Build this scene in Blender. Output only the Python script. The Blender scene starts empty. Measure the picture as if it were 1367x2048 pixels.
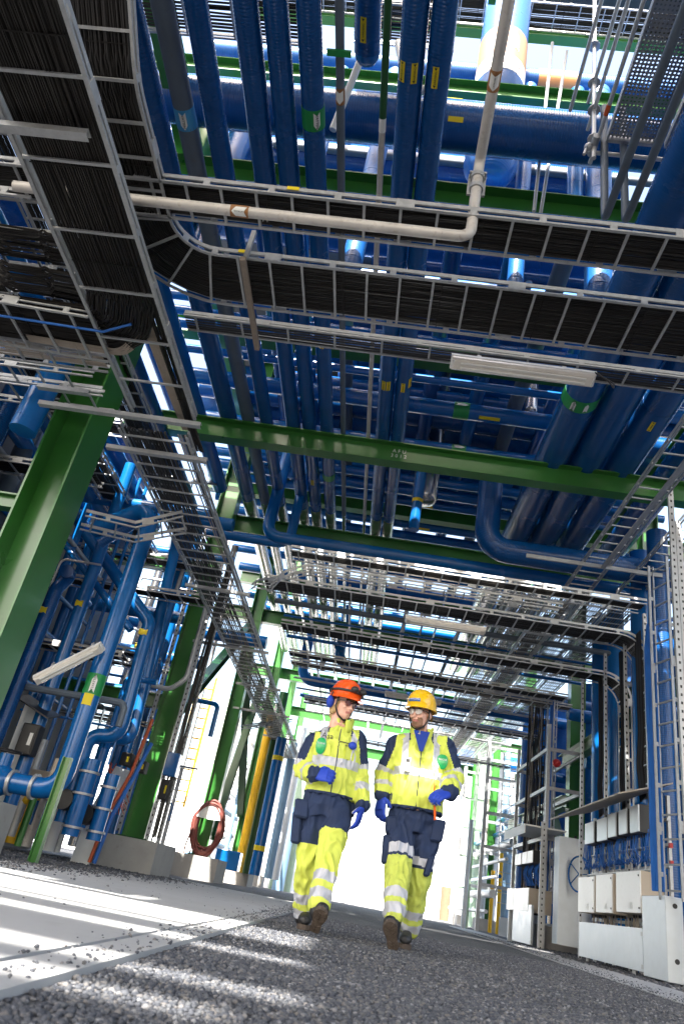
import bpy, bmesh, math, random
import numpy as np
from mathutils import Vector, Matrix
R = math.radians
random.seed(7); rng = np.random.default_rng(7)
SC = bpy.context.scene; COL = SC.collection
# ------------------------------------------------------------------ camera
ROLL, PITCH, YAW, FOC, H = R(11.0), R(27.85), R(-5.55), 1425.0, 0.265
def cam_axes():
    cy, sy, cp, sp = math.cos(YAW), math.sin(YAW), math.cos(PITCH), math.sin(PITCH)
    f = Vector((sy*cp, cy*cp, sp)); r0 = Vector((cy, -sy, 0)); u0 = r0.cross(f)
    c, s = math.cos(ROLL), math.sin(ROLL)
    return c*r0+s*u0, -s*r0+c*u0, f
CR, CU, CF = cam_axes(); CC = Vector((0, 0, H))
cd = bpy.data.cameras.new('camera'); cam = bpy.data.objects.new('camera', cd); COL.objects.link(cam)
cd.sensor_fit = 'VERTICAL'; cd.sensor_height = 36; cd.lens = FOC/2048*36; cd.clip_start = 0.05; cd.clip_end = 2000
m = Matrix.Identity(4)
for i in range(3):
    m[i][0], m[i][1], m[i][2], m[i][3] = CR[i], CU[i], -CF[i], CC[i]
cam.matrix_world = m; SC.camera = cam
cd.dof.use_dof = True; cd.dof.focus_distance = 6.6; cd.dof.aperture_fstop = 5.6
# ------------------------------------------------------------------ world, sun, exposure
SUN_EL, SUN_AZ = R(50), R(-14)          # sun stands behind the camera, a little to the left
W = bpy.data.worlds.new('World'); SC.world = W; W.use_nodes = True
nt = W.node_tree; sky = nt.nodes.new('ShaderNodeTexSky'); sky.sky_type = 'NISHITA'; sky.sun_disc = False
sky.sun_elevation = SUN_EL; sky.sun_rotation = math.pi+SUN_AZ*-1; sky.air_density = 1.3; sky.dust_density = 6; sky.ozone_density = .4
bg = nt.nodes['Background']; nt.links.new(sky.outputs[0], bg.inputs[0]); bg.inputs[1].default_value = 0.15
sd = bpy.data.lights.new('sun', 'SUN'); sd.energy = 5; sd.angle = R(0.5); sd.color = (1, .95, .87)
sun = bpy.data.objects.new('sun', sd); COL.objects.link(sun)
sdir = Vector((math.sin(SUN_AZ)*math.cos(SUN_EL), -math.cos(SUN_AZ)*math.cos(SUN_EL), math.sin(SUN_EL)))  # towards the sun
sun.rotation_euler = sdir.to_track_quat('Z', 'Y').to_euler(); sun.location = sdir*60
SC.view_settings.view_transform = 'Standard'; SC.view_settings.look = 'None'
SC.view_settings.exposure = 2.3; SC.view_settings.gamma = 1
# ------------------------------------------------------------------ pixel <-> place helpers (photo pixels, real planes)
def ray(x, y): return CR*((x-683.5)/FOC) - CU*((y-1024)/FOC) + CF
def oz(x, y, z): d = ray(x, y); return CC+d*((z-H)/d.z)
def oy(x, y, Y): d = ray(x, y); return CC+d*(Y/d.y)
def ox(x, y, X): d = ray(x, y); return CC+d*(X/d.x)
def V(*a): return Vector(a)
# ------------------------------------------------------------------ materials
MATS = {}
def mat(name, col, rough=.5, metal=0., var=.12, vscale=6., bump=0., bscale=40., rings=0., coat=0., dirt=0., spec=.5, dirtcol=(.12,.08,.05)):
    m = bpy.data.materials.new(name); m.use_nodes = True; t = m.node_tree; N = t.nodes; Lk = t.links
    b = N['Principled BSDF']; b.inputs['Roughness'].default_value = rough; b.inputs['Metallic'].default_value = metal
    b.inputs['Coat Weight'].default_value = coat; b.inputs['Coat Roughness'].default_value = .12
    b.inputs['Specular IOR Level'].default_value = spec
    tc = N.new('ShaderNodeTexCoord'); nz = N.new('ShaderNodeTexNoise'); nz.inputs['Scale'].default_value = vscale; nz.inputs['Detail'].default_value = 5
    Lk.new(tc.outputs['Object'], nz.inputs['Vector'])
    mx = N.new('ShaderNodeMix'); mx.data_type = 'RGBA'
    lo = [max(0, c*(1-var)) for c in col]+[1]; hi = [min(1, c*(1+var)) for c in col]+[1]
    mx.inputs[6].default_value = lo; mx.inputs[7].default_value = hi
    Lk.new(nz.outputs['Fac'], mx.inputs[0]); last = mx.outputs[2]
    if dirt:
        n2 = N.new('ShaderNodeTexNoise'); n2.inputs['Scale'].default_value = vscale*2.7; n2.inputs['Detail'].default_value = 8; n2.inputs['Roughness'].default_value = .65
        Lk.new(tc.outputs['Object'], n2.inputs['Vector'])
        rp = N.new('ShaderNodeValToRGB'); rp.color_ramp.elements[0].position = .56; rp.color_ramp.elements[1].position = .72
        rp.color_ramp.elements[1].color = (dirt, dirt, dirt, 1); Lk.new(n2.outputs['Fac'], rp.inputs[0])
        m3 = N.new('ShaderNodeMix'); m3.data_type = 'RGBA'; m3.inputs[7].default_value = (*dirtcol, 1)
        Lk.new(rp.outputs[0], m3.inputs[0]); Lk.new(last, m3.inputs[6]); last = m3.outputs[2]
    Lk.new(last, b.inputs['Base Color'])
    rr = N.new('ShaderNodeMapRange'); rr.inputs[3].default_value = max(0, rough-.1); rr.inputs[4].default_value = min(1, rough+.12)
    Lk.new(nz.outputs['Fac'], rr.inputs[0]); Lk.new(rr.outputs[0], b.inputs['Roughness'])
    nrm = None
    if rings:
        uv = N.new('ShaderNodeUVMap'); sp = N.new('ShaderNodeSeparateXYZ'); Lk.new(uv.outputs[0], sp.inputs[0])
        mu = N.new('ShaderNodeMath'); mu.operation = 'MULTIPLY'; mu.inputs[1].default_value = 2*math.pi/.034; Lk.new(sp.outputs[1], mu.inputs[0])
        sn = N.new('ShaderNodeMath'); sn.operation = 'SINE'; Lk.new(mu.outputs[0], sn.inputs[0])
        bp = N.new('ShaderNodeBump'); bp.inputs['Strength'].default_value = rings; bp.inputs['Distance'].default_value = .004
        Lk.new(sn.outputs[0], bp.inputs['Height']); nrm = bp
    if bump:
        n4 = N.new('ShaderNodeTexNoise'); n4.inputs['Scale'].default_value = bscale; n4.inputs['Detail'].default_value = 6
        Lk.new(tc.outputs['Object'], n4.inputs['Vector'])
        bp = N.new('ShaderNodeBump'); bp.inputs['Strength'].default_value = bump; bp.inputs['Distance'].default_value = .01
        Lk.new(n4.outputs['Fac'], bp.inputs['Height'])
        if nrm: Lk.new(nrm.outputs[0], bp.inputs['Normal'])
        nrm = bp
    if nrm: Lk.new(nrm.outputs[0], b.inputs['Normal'])
    MATS[name] = m; return m
BLUE = mat('blue_cladding', (.0022,.070,.255), .24, var=.3, rings=.28, coat=.2, spec=.4, vscale=1.5)
BLUEP = mat('blue_paint', (.004,.115,.37), .22, var=.25, coat=.25, spec=.4, vscale=2, bump=.05, bscale=9)
BLUEL = mat('light_blue_cladding', (.010,.11,.38), .3, var=.15, rings=.3, coat=.3)
GREYP = mat('grey_pipe_paint', (.10,.13,.17), .5, var=.2, vscale=4, dirt=.3)
GREEN = mat('green_steel_paint', (.033,.165,.026), .3, var=.18, coat=.3, vscale=1.2, bump=.06, bscale=14, dirt=.25, dirtcol=(.03,.05,.02))
DGREEN = mat('dark_green_paint', (.008,.075,.016), .4, var=.2, coat=.2, vscale=2)
GALV = mat('galvanised_steel', (.46,.47,.48), .5, .55, var=.22, vscale=18, dirt=.35, dirtcol=(.20,.15,.11))
GALVN = mat('clean_zinc_sheet', (.56,.60,.64), .42, .5, var=.12, vscale=7, bump=.04, bscale=30)
SLOT = mat('slotted_zinc', (.46,.47,.48), .5, .5, var=.2, vscale=18)
def slots():                                   # punched slots along the posts, as dark openings in the sheet
    t = SLOT.node_tree; N = t.nodes; L = t.links; b = N['Principled BSDF']; src = b.inputs['Base Color'].links[0].from_socket
    tc = N.new('ShaderNodeTexCoord'); sp = N.new('ShaderNodeSeparateXYZ'); L.new(tc.outputs['Object'], sp.inputs[0])
    def mth(op, a, v): n = N.new('ShaderNodeMath'); n.operation = op; L.new(a, n.inputs[0]); n.inputs[1].default_value = v; return n.outputs[0]
    z = mth('LESS_THAN', mth('FRACT', mth('MULTIPLY', sp.outputs[2], 9.), 0), .34); n0 = N.new('ShaderNodeMath'); n0.operation = 'ABSOLUTE'; L.new(sp.outputs[0], n0.inputs[0])
    x = mth('LESS_THAN', n0.outputs[0], .013); mm = N.new('ShaderNodeMath'); mm.operation = 'MULTIPLY'; L.new(z, mm.inputs[0]); L.new(x, mm.inputs[1])
    mx = N.new('ShaderNodeMix'); mx.data_type = 'RGBA'; L.new(mm.outputs[0], mx.inputs[0]); L.new(src, mx.inputs[6]); mx.inputs[7].default_value = (.02,.02,.022,1); L.new(mx.outputs[2], b.inputs['Base Color'])
slots()
CABLE = mat('black_cable_sheath', (.0060,.0044,.0034), .42, var=.5, vscale=3, dirt=.5, dirtcol=(.026,.015,.008), spec=.4)
CABLED = mat('dark_grey_cable_sheath', (.022,.023,.027), .5, var=.4, vscale=3)
CABLEG = mat('grey_cable_sheath', (.33,.28,.23), .55, var=.3, vscale=9)
CABLEB = mat('blue_cable_sheath', (.02,.14,.50), .45, var=.2)
CABLEO = mat('orange_cable_sheath', (.55,.10,.03), .5)
WPIPE = mat('bare_steel_pipe', (.55,.52,.49), .5, .25, var=.25, vscale=5, dirt=.55, dirtcol=(.22,.15,.10), bump=.05)
STAIN = mat('stainless_cladding', (.62,.61,.60), .22, .95, var=.12, vscale=3, bump=.12, bscale=4)
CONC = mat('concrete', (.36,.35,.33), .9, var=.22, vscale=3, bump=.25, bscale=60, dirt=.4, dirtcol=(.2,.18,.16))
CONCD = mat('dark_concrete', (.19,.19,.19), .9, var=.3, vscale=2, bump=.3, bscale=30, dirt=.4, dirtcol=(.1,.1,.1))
BLACK = mat('black_plastic', (.018,.018,.02), .45)
WHITE = mat('white_enamel', (.78,.78,.77), .35, var=.05, dirt=.12)
WLAMP = mat('lamp_diffuser', (.72,.68,.62), .25, var=.1, vscale=9, coat=.4)
YELL = mat('yellow_label', (.78,.60,.01), .5, var=.06)
YPAINT = mat('yellow_paint', (.70,.42,.01), .45, var=.12)
ORANGE = mat('orange_paint', (.80,.12,.01), .35, var=.1, coat=.3)
RED = mat('red_plastic', (.55,.02,.02), .45)
BGREEN = mat('green_marker', (.01,.26,.06), .45, var=.08)
BBROWN = mat('brown_marker', (.30,.13,.04), .5, var=.12)
BTAN = mat('tan_marker', (.36,.19,.085), .5, var=.06)
BLBLUE = mat('pale_blue_marker', (.05,.30,.58), .5, var=.06)
PAPER = mat('white_sticker', (.80,.80,.77), .55, var=.05)
INK = mat('dark_ink', (.02,.02,.02), .6)
RUBR = mat('red_rubber_hose', (.17,.045,.035), .55, var=.3, vscale=10)
BRACK = mat('stained_zinc', (.27,.22,.18), .6, .3, var=.3, vscale=14, dirt=.4)
RUST = mat('rusty_steel', (.20,.10,.06), .75, var=.4, vscale=20)
TAN = mat('beige_panel', (.50,.42,.33), .55, var=.1)
# ------------------------------------------------------------------ mesh builder
class MB:
    def __init__(s): s.v = []; s.f = []; s.uv = {}; s.mi = {}; s.cur = 0
    def add(s, vs, fs, uvs=None):
        b = len(s.v); s.v += [tuple(p) for p in vs]
        for k, f in enumerate(fs):
            if s.cur: s.mi[len(s.f)] = s.cur
            if uvs: s.uv[len(s.f)] = uvs[k]
            s.f.append(tuple(i+b for i in f))
        return s
    def box(s, x0, x1, y0, y1, z0, z1):
        return s.add([(x0,y0,z0),(x1,y0,z0),(x1,y1,z0),(x0,y1,z0),(x0,y0,z1),(x1,y0,z1),(x1,y1,z1),(x0,y1,z1)],
              [(0,3,2,1),(4,5,6,7),(0,1,5,4),(1,2,6,5),(2,3,7,6),(3,0,4,7)])
    def obox(s, c, a, b, n):   # centre and three half vectors
        c, a, b, n = Vector(c), Vector(a), Vector(b), Vector(n)
        P = [c-a-b-n, c+a-b-n, c+a+b-n, c-a+b-n, c-a-b+n, c+a-b+n, c+a+b+n, c-a+b+n]
        return s.add(P, [(0,3,2,1),(4,5,6,7),(0,1,5,4),(1,2,6,5),(2,3,7,6),(3,0,4,7)])
    def bar(s, p, q, w, h, up=(0,0,1)):
        p, q = Vector(p), Vector(q); d = (q-p); L = d.length; d.normalize(); up = Vector(up)
        if abs(d.dot(up)) > .98: up = Vector((0,1,0))
        r = d.cross(up).normalized(); u = r.cross(d)
        return s.obox((p+q)/2, d*L/2, r*w/2, u*h/2)
    def tube(s, pts, r, seg=12, caps=True, rs=None):
        pts = [Vector(p) for p in pts]; n = len(pts)
        T = [(pts[min(i+1,n-1)]-pts[max(i-1,0)]).normalized() for i in range(n)]
        up = Vector((0,0,1)) if abs(T[0].z) < .9 else Vector((0,1,0))
        a = T[0].cross(up).normalized(); vs = []; cl = [0.]
        for i in range(n):
            a = (a - T[i]*a.dot(T[i])).normalized(); b = T[i].cross(a)
            rr = rs[i] if rs else r
            if i: cl.append(cl[-1]+(pts[i]-pts[i-1]).length)
            for k in range(seg):
                t = 2*math.pi*k/seg; vs.append(pts[i]+a*(math.cos(t)*rr)+b*(math.sin(t)*rr))
        fs = []; uvs = []
        for i in range(n-1):
            for k in range(seg):
                k2 = (k+1) % seg; fs.append((i*seg+k, i*seg+k2, (i+1)*seg+k2, (i+1)*seg+k))
                uvs.append([(k/seg,cl[i]),((k+1)/seg,cl[i]),((k+1)/seg,cl[i+1]),(k/seg,cl[i+1])])
        if caps:
            fs.append(tuple(range(seg))[::-1]); fs.append(tuple((n-1)*seg+k for k in range(seg)))
            uvs += [[(0,0)]*seg]*2
        return s.add(vs, fs, uvs)
    def cyl(s, p, q, r, seg=12): return s.tube([p, q], r, seg)
    def quad(s, a, b, c, d): return s.add([a,b,c,d], [(0,1,2,3)])
    def ibeam(s, p, q, h=.36, w=.22, tf=.022, tw=.014, up=(0,0,1)):
        p, q, up = Vector(p), Vector(q), Vector(up); d = (q-p).normalized(); r = d.cross(up).normalized(); u = r.cross(d)
        c = (p+q)/2; L = (q-p).length/2
        s.obox(c+u*(h/2-tf/2), d*L, r*w/2, u*tf/2); s.obox(c-u*(h/2-tf/2), d*L, r*w/2, u*tf/2)
        s.obox(c, d*(L-.001), r*tw/2, u*(h/2-tf)); return s
    def sphere(s, c, rx, ry=None, rz=None, nu=12, nv=8):
        ry = ry or rx; rz = rz or rx; c = Vector(c); vs = []; fs = []
        for j in range(nv+1):
            t = math.pi*j/nv
            for i in range(nu):
                a = 2*math.pi*i/nu; vs.append(c+Vector((rx*math.sin(t)*math.cos(a), ry*math.sin(t)*math.sin(a), rz*math.cos(t))))
        for j in range(nv):
            for i in range(nu):
                i2 = (i+1) % nu; fs.append((j*nu+i, (j+1)*nu+i, (j+1)*nu+i2, j*nu+i2))
        return s.add(vs, fs)
    def build(s, name, mats, parent=None, smooth=None, origin=None):
        me = bpy.data.meshes.new(name); v = np.array(s.v, float)
        if parent is None and origin is None:
            lo, hi = v.min(0), v.max(0); origin = ((lo[0]+hi[0])/2, (lo[1]+hi[1])/2, lo[2])
        if parent is None: v = v - np.array(origin)
        me.from_pydata(v.tolist(), [], s.f)
        for mm in (mats if isinstance(mats, (list, tuple)) else [mats]): me.materials.append(mm)
        if s.mi:
            for k, i in s.mi.items(): me.polygons[k].material_index = i
        if s.uv:
            ul = me.uv_layers.new(name='UVMap').data
            for k, u in s.uv.items():
                ls = me.polygons[k].loop_start
                for j, c in enumerate(u): ul[ls+j].uv = c
        me.validate(); me.update()
        if smooth is not None: me.shade_smooth() if smooth >= 180 else smooth_angle(me, smooth)
        o = bpy.data.objects.new(name, me); COL.objects.link(o)
        if parent is None: o.location = origin; o['_o'] = origin
        else: adopt(o, parent)
        return o
def smooth_angle(me, deg):
    me.shade_smooth(); 
    try: me.set_sharp_from_angle(angle=R(deg))
    except Exception: pass
def world_origin(p): return Vector(p['_o']) if '_o' in p.keys() else Vector((0,0,0))
def adopt(o, parent):          # o's mesh is written in world coordinates
    o.parent = parent; o.matrix_parent_inverse = Matrix.Translation(-world_origin(parent))
def thing(name, loc): 
    e = bpy.data.objects.new(name, None); COL.objects.link(e); e.location = loc; e['_o'] = tuple(loc); e.empty_display_size = .1; return e
def tag(o, label, cat, group=None):
    o['label'] = label; o['category'] = cat
    if group: o['group'] = group
    return o
def struct(o, kind='structure'): o['kind'] = kind; return o
def children(o): return [c for c in bpy.data.objects if c.parent == o]
def dup(root, off, label=None):
    kids = list(root.children); r = root.copy(); COL.objects.link(r); r.location = root.location+Vector(off)
    if label: r['label'] = label
    for c in kids:
        k = c.copy(); COL.objects.link(k); k.parent = r; k.matrix_parent_inverse = c.matrix_parent_inverse.copy()
        for g in c.children:
            q = g.copy(); COL.objects.link(q); q.parent = k; q.matrix_parent_inverse = g.matrix_parent_inverse.copy()
    return r
def fillet(pts, rad, k=6):
    pts = [Vector(p) for p in pts]; out = [pts[0]]
    for i in range(1, len(pts)-1):
        a, b, c = pts[i-1], pts[i], pts[i+1]; u = (a-b).normalized(); v = (c-b).normalized()
        ang = u.angle(v)
        if ang > 3.1: out.append(b); continue
        t = min(rad/math.tan(ang/2), (a-b).length*.49, (c-b).length*.49); rr = t*math.tan(ang/2)
        ctr = b+(u+v).normalized()*(rr/math.sin(ang/2)); p0 = b+u*t; p1 = b+v*t
        e0 = p0-ctr; e1 = p1-ctr; tot = e0.angle(e1)
        for j in range(k+1):
            f = j/k; out.append(ctr+(e0*math.sin((1-f)*tot)+e1*math.sin(f*tot))/math.sin(tot))
    out.append(pts[-1]); return out
def patch(mb, c, ax, facing, r, half_ang, half_len, k=5, off=.003, shape=None):
    c, ax = Vector(c), Vector(ax).normalized(); f = Vector(facing); f = (f-ax*f.dot(ax)).normalized(); t = ax.cross(f)
    prof = shape or [(-1,-1),(-1,1)]          # (along, across) outline handled as strips
    vs, fs = [], []; r += off
    for i in range(k+1):
        a = half_ang*(2*i/k-1); d = f*math.cos(a)+t*math.sin(a)
        e = 1.
        lo, hi = -half_len, half_len
        if shape == 'arrow':
            x = abs(2*i/k-1); hi = half_len*(1-.55*x); lo = -half_len*(1-.0) + half_len*.35*(1-x)
        vs += [c+ax*lo+d*r, c+ax*hi+d*r]
    for i in range(k): fs.append((2*i, 2*i+1, 2*i+3, 2*i+2))
    return mb.add(vs, fs)
def text_mesh(body, size, mtx, material, name, parent, align='CENTER'):
    cu = bpy.data.curves.new('txt', 'FONT'); cu.body = body; cu.size = size; cu.align_x = align; cu.align_y = 'CENTER'; cu.extrude = .0008; cu.resolution_u = 2
    o = bpy.data.objects.new('txt', cu); COL.objects.link(o)
    dg = bpy.context.evaluated_depsgraph_get(); dg.update()
    me = bpy.data.meshes.new_from_object(o.evaluated_get(dg)); bpy.data.objects.remove(o); bpy.data.curves.remove(cu)
    me.transform(mtx); me.materials.clear(); me.materials.append(material); me.name = name
    t = bpy.data.objects.new(name, me); COL.objects.link(t); adopt(t, parent); return t
def frame(c, xax, nrm):       # text frame: x along xax, facing nrm
    n = Vector(nrm).normalized(); x = Vector(xax); x = (x-n*x.dot(n)).normalized(); y = n.cross(x)
    M = Matrix.Identity(4)
    for i in range(3): M[i][0], M[i][1], M[i][2], M[i][3] = x[i], y[i], n[i], c[i]
    return M
# ------------------------------------------------------------------ pipes
def pipe(name, pts, r, m, label, cat='pipe', group=None, bend=None, seams=1.0, seg=20, caps=True, parent=None):
    path = fillet(pts, bend if bend else r*2.2) if len(pts) > 2 else [Vector(p) for p in pts]
    mb = MB(); mb.tube(path, r, seg, caps)
    if seams:                                   # overlapping cladding joints with rivet heads
        for a, b in zip(path[:-1], path[1:]):
            L = (b-a).length; d = (b-a).normalized() if L else None; q = .5
            while q < L-.1 and L > 1.0:
                mb.tube([a+d*(q-.012), a+d*(q+.012)], r+.003, seg, True); q += seams*random.uniform(.8,1.2)
    o = mb.build(name, m, parent, 40)
    if parent is None: tag(o, label, cat, group)
    o['_r'] = r; return o
def band(p, c, ax, L, m, name='marker_band', arrow=1, face=None, txt=None):
    r = p['_r']; c, ax = Vector(c), Vector(ax).normalized()
    o = MB().tube([c-ax*L/2, c+ax*L/2], r+.0035, 24).build(name, m, p, 40)
    if arrow:
        f = Vector(face) if face else CC-c
        mb = MB(); patch(mb, c, ax*arrow, f, r+.0035, min(.9, .035/r), L*.42, 6, .003, 'arrow'); a = mb.build('flow_arrow', PAPER, o)
        if txt:
            f = (f-ax*f.dot(ax)).normalized()
            text_mesh(txt, min(.045, r*.35), frame(c+f*(r+.011), ax, f), INK, 'lettering', a)
    return o
def warn(p, c, ax, facing=None, L=.17, hw=.03, txt=True, flip=1):
    r = p['_r']; c, ax = Vector(c), Vector(ax).normalized(); f = Vector(facing) if facing else CC-c
    mb = MB(); patch(mb, c, ax, f, r, hw/r, L/2, 5, .006); o = mb.build('warning_label', YELL, p)
    f = (f-ax*f.dot(ax)).normalized()
    if txt:
        t = ax.cross(f)
        text_mesh('VARNING', .030, frame(c+f*(r+.012)-t*.004, -ax*flip, f), INK, 'lettering', o)
        tri = MB()
        for s in (-1, 1):
            q = c+ax*(L*.40*s)+f*(r+.0095); tri.add([q+t*.016-ax*.012, q-t*.016-ax*.012, q+ax*.014], [(0,1,2)])
        tri.build('warning_triangle', INK, o)
    return o
# ------------------------------------------------------------------ cable ladders and the cables in them
def frames(path, wfix=None):
    n = len(path); out = []
    for i in range(n):
        d = (path[min(i+1,n-1)]-path[max(i-1,0)]).normalized()
        w = Vector(wfix) if wfix is not None else d.cross(Vector((0,0,1))).normalized()
        w = (w-d*w.dot(d)).normalized(); out.append((path[i], d, w, w.cross(d)))
    return out
def strip(mb, fr, du, dn, tw, tn):        # bar of section tw (along w) x tn (along n) following the frames
    vs, fs = [], []
    for P, d, w, n in fr:
        c = P+w*du+n*dn; vs += [c-w*tw/2-n*tn/2, c+w*tw/2-n*tn/2, c+w*tw/2+n*tn/2, c-w*tw/2+n*tn/2]
    m = len(fr)
    for i in range(m-1):
        for k in range(4): fs.append((i*4+k, i*4+(k+1)%4, i*4+4+(k+1)%4, i*4+4+k))
    fs += [(3,2,1,0), tuple((m-1)*4+k for k in range(4))]; mb.add(vs, fs)
def along(fr, step, start=.12):
    out = []; acc = start
    for (P, d, w, n), (Q, d2, w2, n2) in zip(fr[:-1], fr[1:]):
        L = (Q-P).length
        while acc <= L:
            t = acc/L if L else 0; out.append((P.lerp(Q, t), (d.lerp(d2, t)).normalized() if len(fr) > 2 else (Q-P).normalized(), w.lerp(w2, t).normalized(), n.lerp(n2, t).normalized())); acc += step
        acc -= L
    return out
def ladder(path, width, label, wfix=None, step=.27, hgt=.10, m=None, group=None, rail=.022, cat='cable ladder', name='cable_ladder', maxr=98, marks=()):
    m = m or GALV; fr = frames([Vector(p) for p in path], wfix); root = thing(name, fr[0][0]); tag(root, label, cat, group)
    for s in (-1, 1):
        mb = MB(); u = s*width/2
        strip(mb, fr, u, hgt/2-.02, rail*.7, .040); strip(mb, fr, u, -hgt/2+.008, rail*1.1, .018)
        for k, (P, d, w, n) in enumerate(along(fr, .55, .3)):
            mb.obox(P+w*(u+s*.003), d*.028, w*rail*.38, n*(hgt/2-.006))
            if k % 4 == 1: mb.obox(P+w*(u+s*.006), d*.075, w*rail*.38, n*(hgt/2-.004))
        mb.build('rail', m, root)
    for P, d, w, n in along(fr, step)[:maxr]:
        MB().obox(P-n*(hgt/2-.012), d*.011, w*(width/2-.004), n*.009).build('rung', m, root)
    for q in marks:
        P, d, w, n = along(fr, .05)[q]
        MB().obox(P+w*(width/2+.012)+n*(hgt/2-.02), d*.05, w*.003, n*.018).build('marking_sticker', YELL, root)
    return root
def cables(path, width, label, wfix=None, k=22, r=.011, layers=1, lift=-.015, m=None, group=None, step=.45, jit=.35, seg=5, name='cable_bundle', ties=True, ends=0.):
    fr0 = frames([Vector(p) for p in path], wfix); fr = [fr0[0]]
    for a, b in zip(fr0[:-1], fr0[1:]):
        L = (b[0]-a[0]).length; q = max(1, int(L/step))
        for i in range(1, q+1):
            t = i/q; fr.append((a[0].lerp(b[0], t), a[1].lerp(b[1], t), a[2].lerp(b[2], t).normalized(), a[3].lerp(b[3], t).normalized()))
    mb = MB(); m = m or CABLE
    for ly in range(layers):
        for i in range(k):
            mb.cur = random.randrange(len(m)) if isinstance(m, list) else 0
            u = (i+.5)/k*2-1; u = u*width/2; ph = random.random()*6; rr = r*random.uniform(.75, 1.2); pts = []
            for j, (P, d, w, n) in enumerate(fr):
                pts.append(P+w*(u+r*jit*math.sin(ph+j*1.3)+random.uniform(-1,1)*r*jit*.6)+n*(lift+ly*r*1.8+random.uniform(-1,1)*r*jit*.7))
            mb.tube(pts, rr, seg, True)
    if ties:
        for P, d, w, n in along(fr, .9, .5):
            mb.obox(P+n*(lift-r*1.3), d*.005, w*width/2, n*.002)
    o = mb.build(name, m, None, 60); tag(o, label, 'cables', group); return o
ORD = ['first','second','third','fourth','fifth','sixth','seventh','eighth','ninth','tenth','eleventh','twelfth','thirteenth','fourteenth','fifteenth','sixteenth','seventeenth','eighteenth','nineteenth','twentieth','twenty-first','twenty-second','twenty-third','twenty-fourth','twenty-fifth','twenty-sixth']

def px_of(o):
    c = sum((o.matrix_basis @ Vector(b) for b in o.bound_box), Vector())/8 if o.type == 'MESH' else o.location
    d = c-CC; return 683.5+FOC*d.dot(CR)/d.dot(CF)
def rank(objs, fmt, key=px_of):
    for i, o in enumerate(sorted(objs, key=key)): o['label'] = fmt % ORD[i]
def grp(name): return [o for o in COL.objects if o.get('group') == name]
def by_y(o): return o.location.y
# ================================================================== GROUND
def gravel_mat():
    m = bpy.data.materials.new('gravel'); m.use_nodes = True; t = m.node_tree; N = t.nodes; L = t.links; b = N['Principled BSDF']
    b.inputs['Roughness'].default_value = .85
    tc = N.new('ShaderNodeTexCoord'); vo = N.new('ShaderNodeTexVoronoi'); vo.inputs['Scale'].default_value = 75; L.new(tc.outputs['Object'], vo.inputs['Vector'])
    rp = N.new('ShaderNodeValToRGB'); e = rp.color_ramp.elements
    e[0].position = 0; e[0].color = (.055,.058,.07,1); e[1].position = 1; e[1].color = (.17,.175,.19,1)
    for p, c in ((.35,(.085,.088,.10,1)),(.6,(.10,.10,.105,1)),(.8,(.12,.12,.125,1))): q = e.new(p); q.color = c
    sp = N.new('ShaderNodeSeparateColor'); L.new(vo.outputs['Color'], sp.inputs[0]); L.new(sp.outputs[0], rp.inputs[0])
    nz = N.new('ShaderNodeTexNoise'); nz.inputs['Scale'].default_value = .6; L.new(tc.outputs['Object'], nz.inputs['Vector'])
    mx = N.new('ShaderNodeMix'); mx.data_type = 'RGBA'; mx.blend_type = 'MULTIPLY'; mx.inputs[0].default_value = .5
    L.new(rp.outputs[0], mx.inputs[6]); L.new(nz.outputs['Fac'], mx.inputs[7]); L.new(mx.outputs[2], b.inputs['Base Color'])
    bp = N.new('ShaderNodeBump'); bp.inputs['Strength'].default_value = .9; bp.inputs['Distance'].default_value = .012; bp.invert = True
    L.new(vo.outputs['Distance'], bp.inputs['Height']); L.new(bp.outputs[0], b.inputs['Normal']); return m
GRAV = gravel_mat()
g = MB(); 
g.quad((-400,-60,0),(400,-60,0),(400,600,0),(-400,600,0)); struct(g.build('gravel_ground', GRAV, None, origin=(0,0,0)))
sl = MB(); ys = [1.2, 4.6, 8.0, 11.4, 14.8]
for a, b_ in zip(ys[:-1], ys[1:]):
    sl.box(-3.25, -.74, a+.006, b_-.006, -.1, .016); sl.box(-.71, -.58, a+.006, b_-.006, -.1, .018)
SLABM = mat('pale_concrete_slab', (.40,.40,.40), .85, var=.12, vscale=1.6, bump=.1, bscale=90, dirt=.3, dirtcol=(.22,.20,.18))
struct(sl.build('concrete_slab', SLABM, None, origin=(0,0,0)))
kb = MB()
kb.add([(2.35,4.2,.012),(3.15,4.2,.012),(4.1,26,.012),(3.3,26,.012),(2.35,4.2,-.05),(3.15,4.2,-.05),(4.1,26,-.05),(3.3,26,-.05)],
       [(0,1,2,3),(4,5,1,0),(3,7,4,0),(1,5,6,2)])
struct(kb.build('concrete_drain_strip', SLABM, None, origin=(0,0,0)))
ap = MB().box(-60, 60, 34, 160, -.1, .02); struct(ap.build('concrete_yard', SLABM, None, origin=(0,0,0)))
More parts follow.
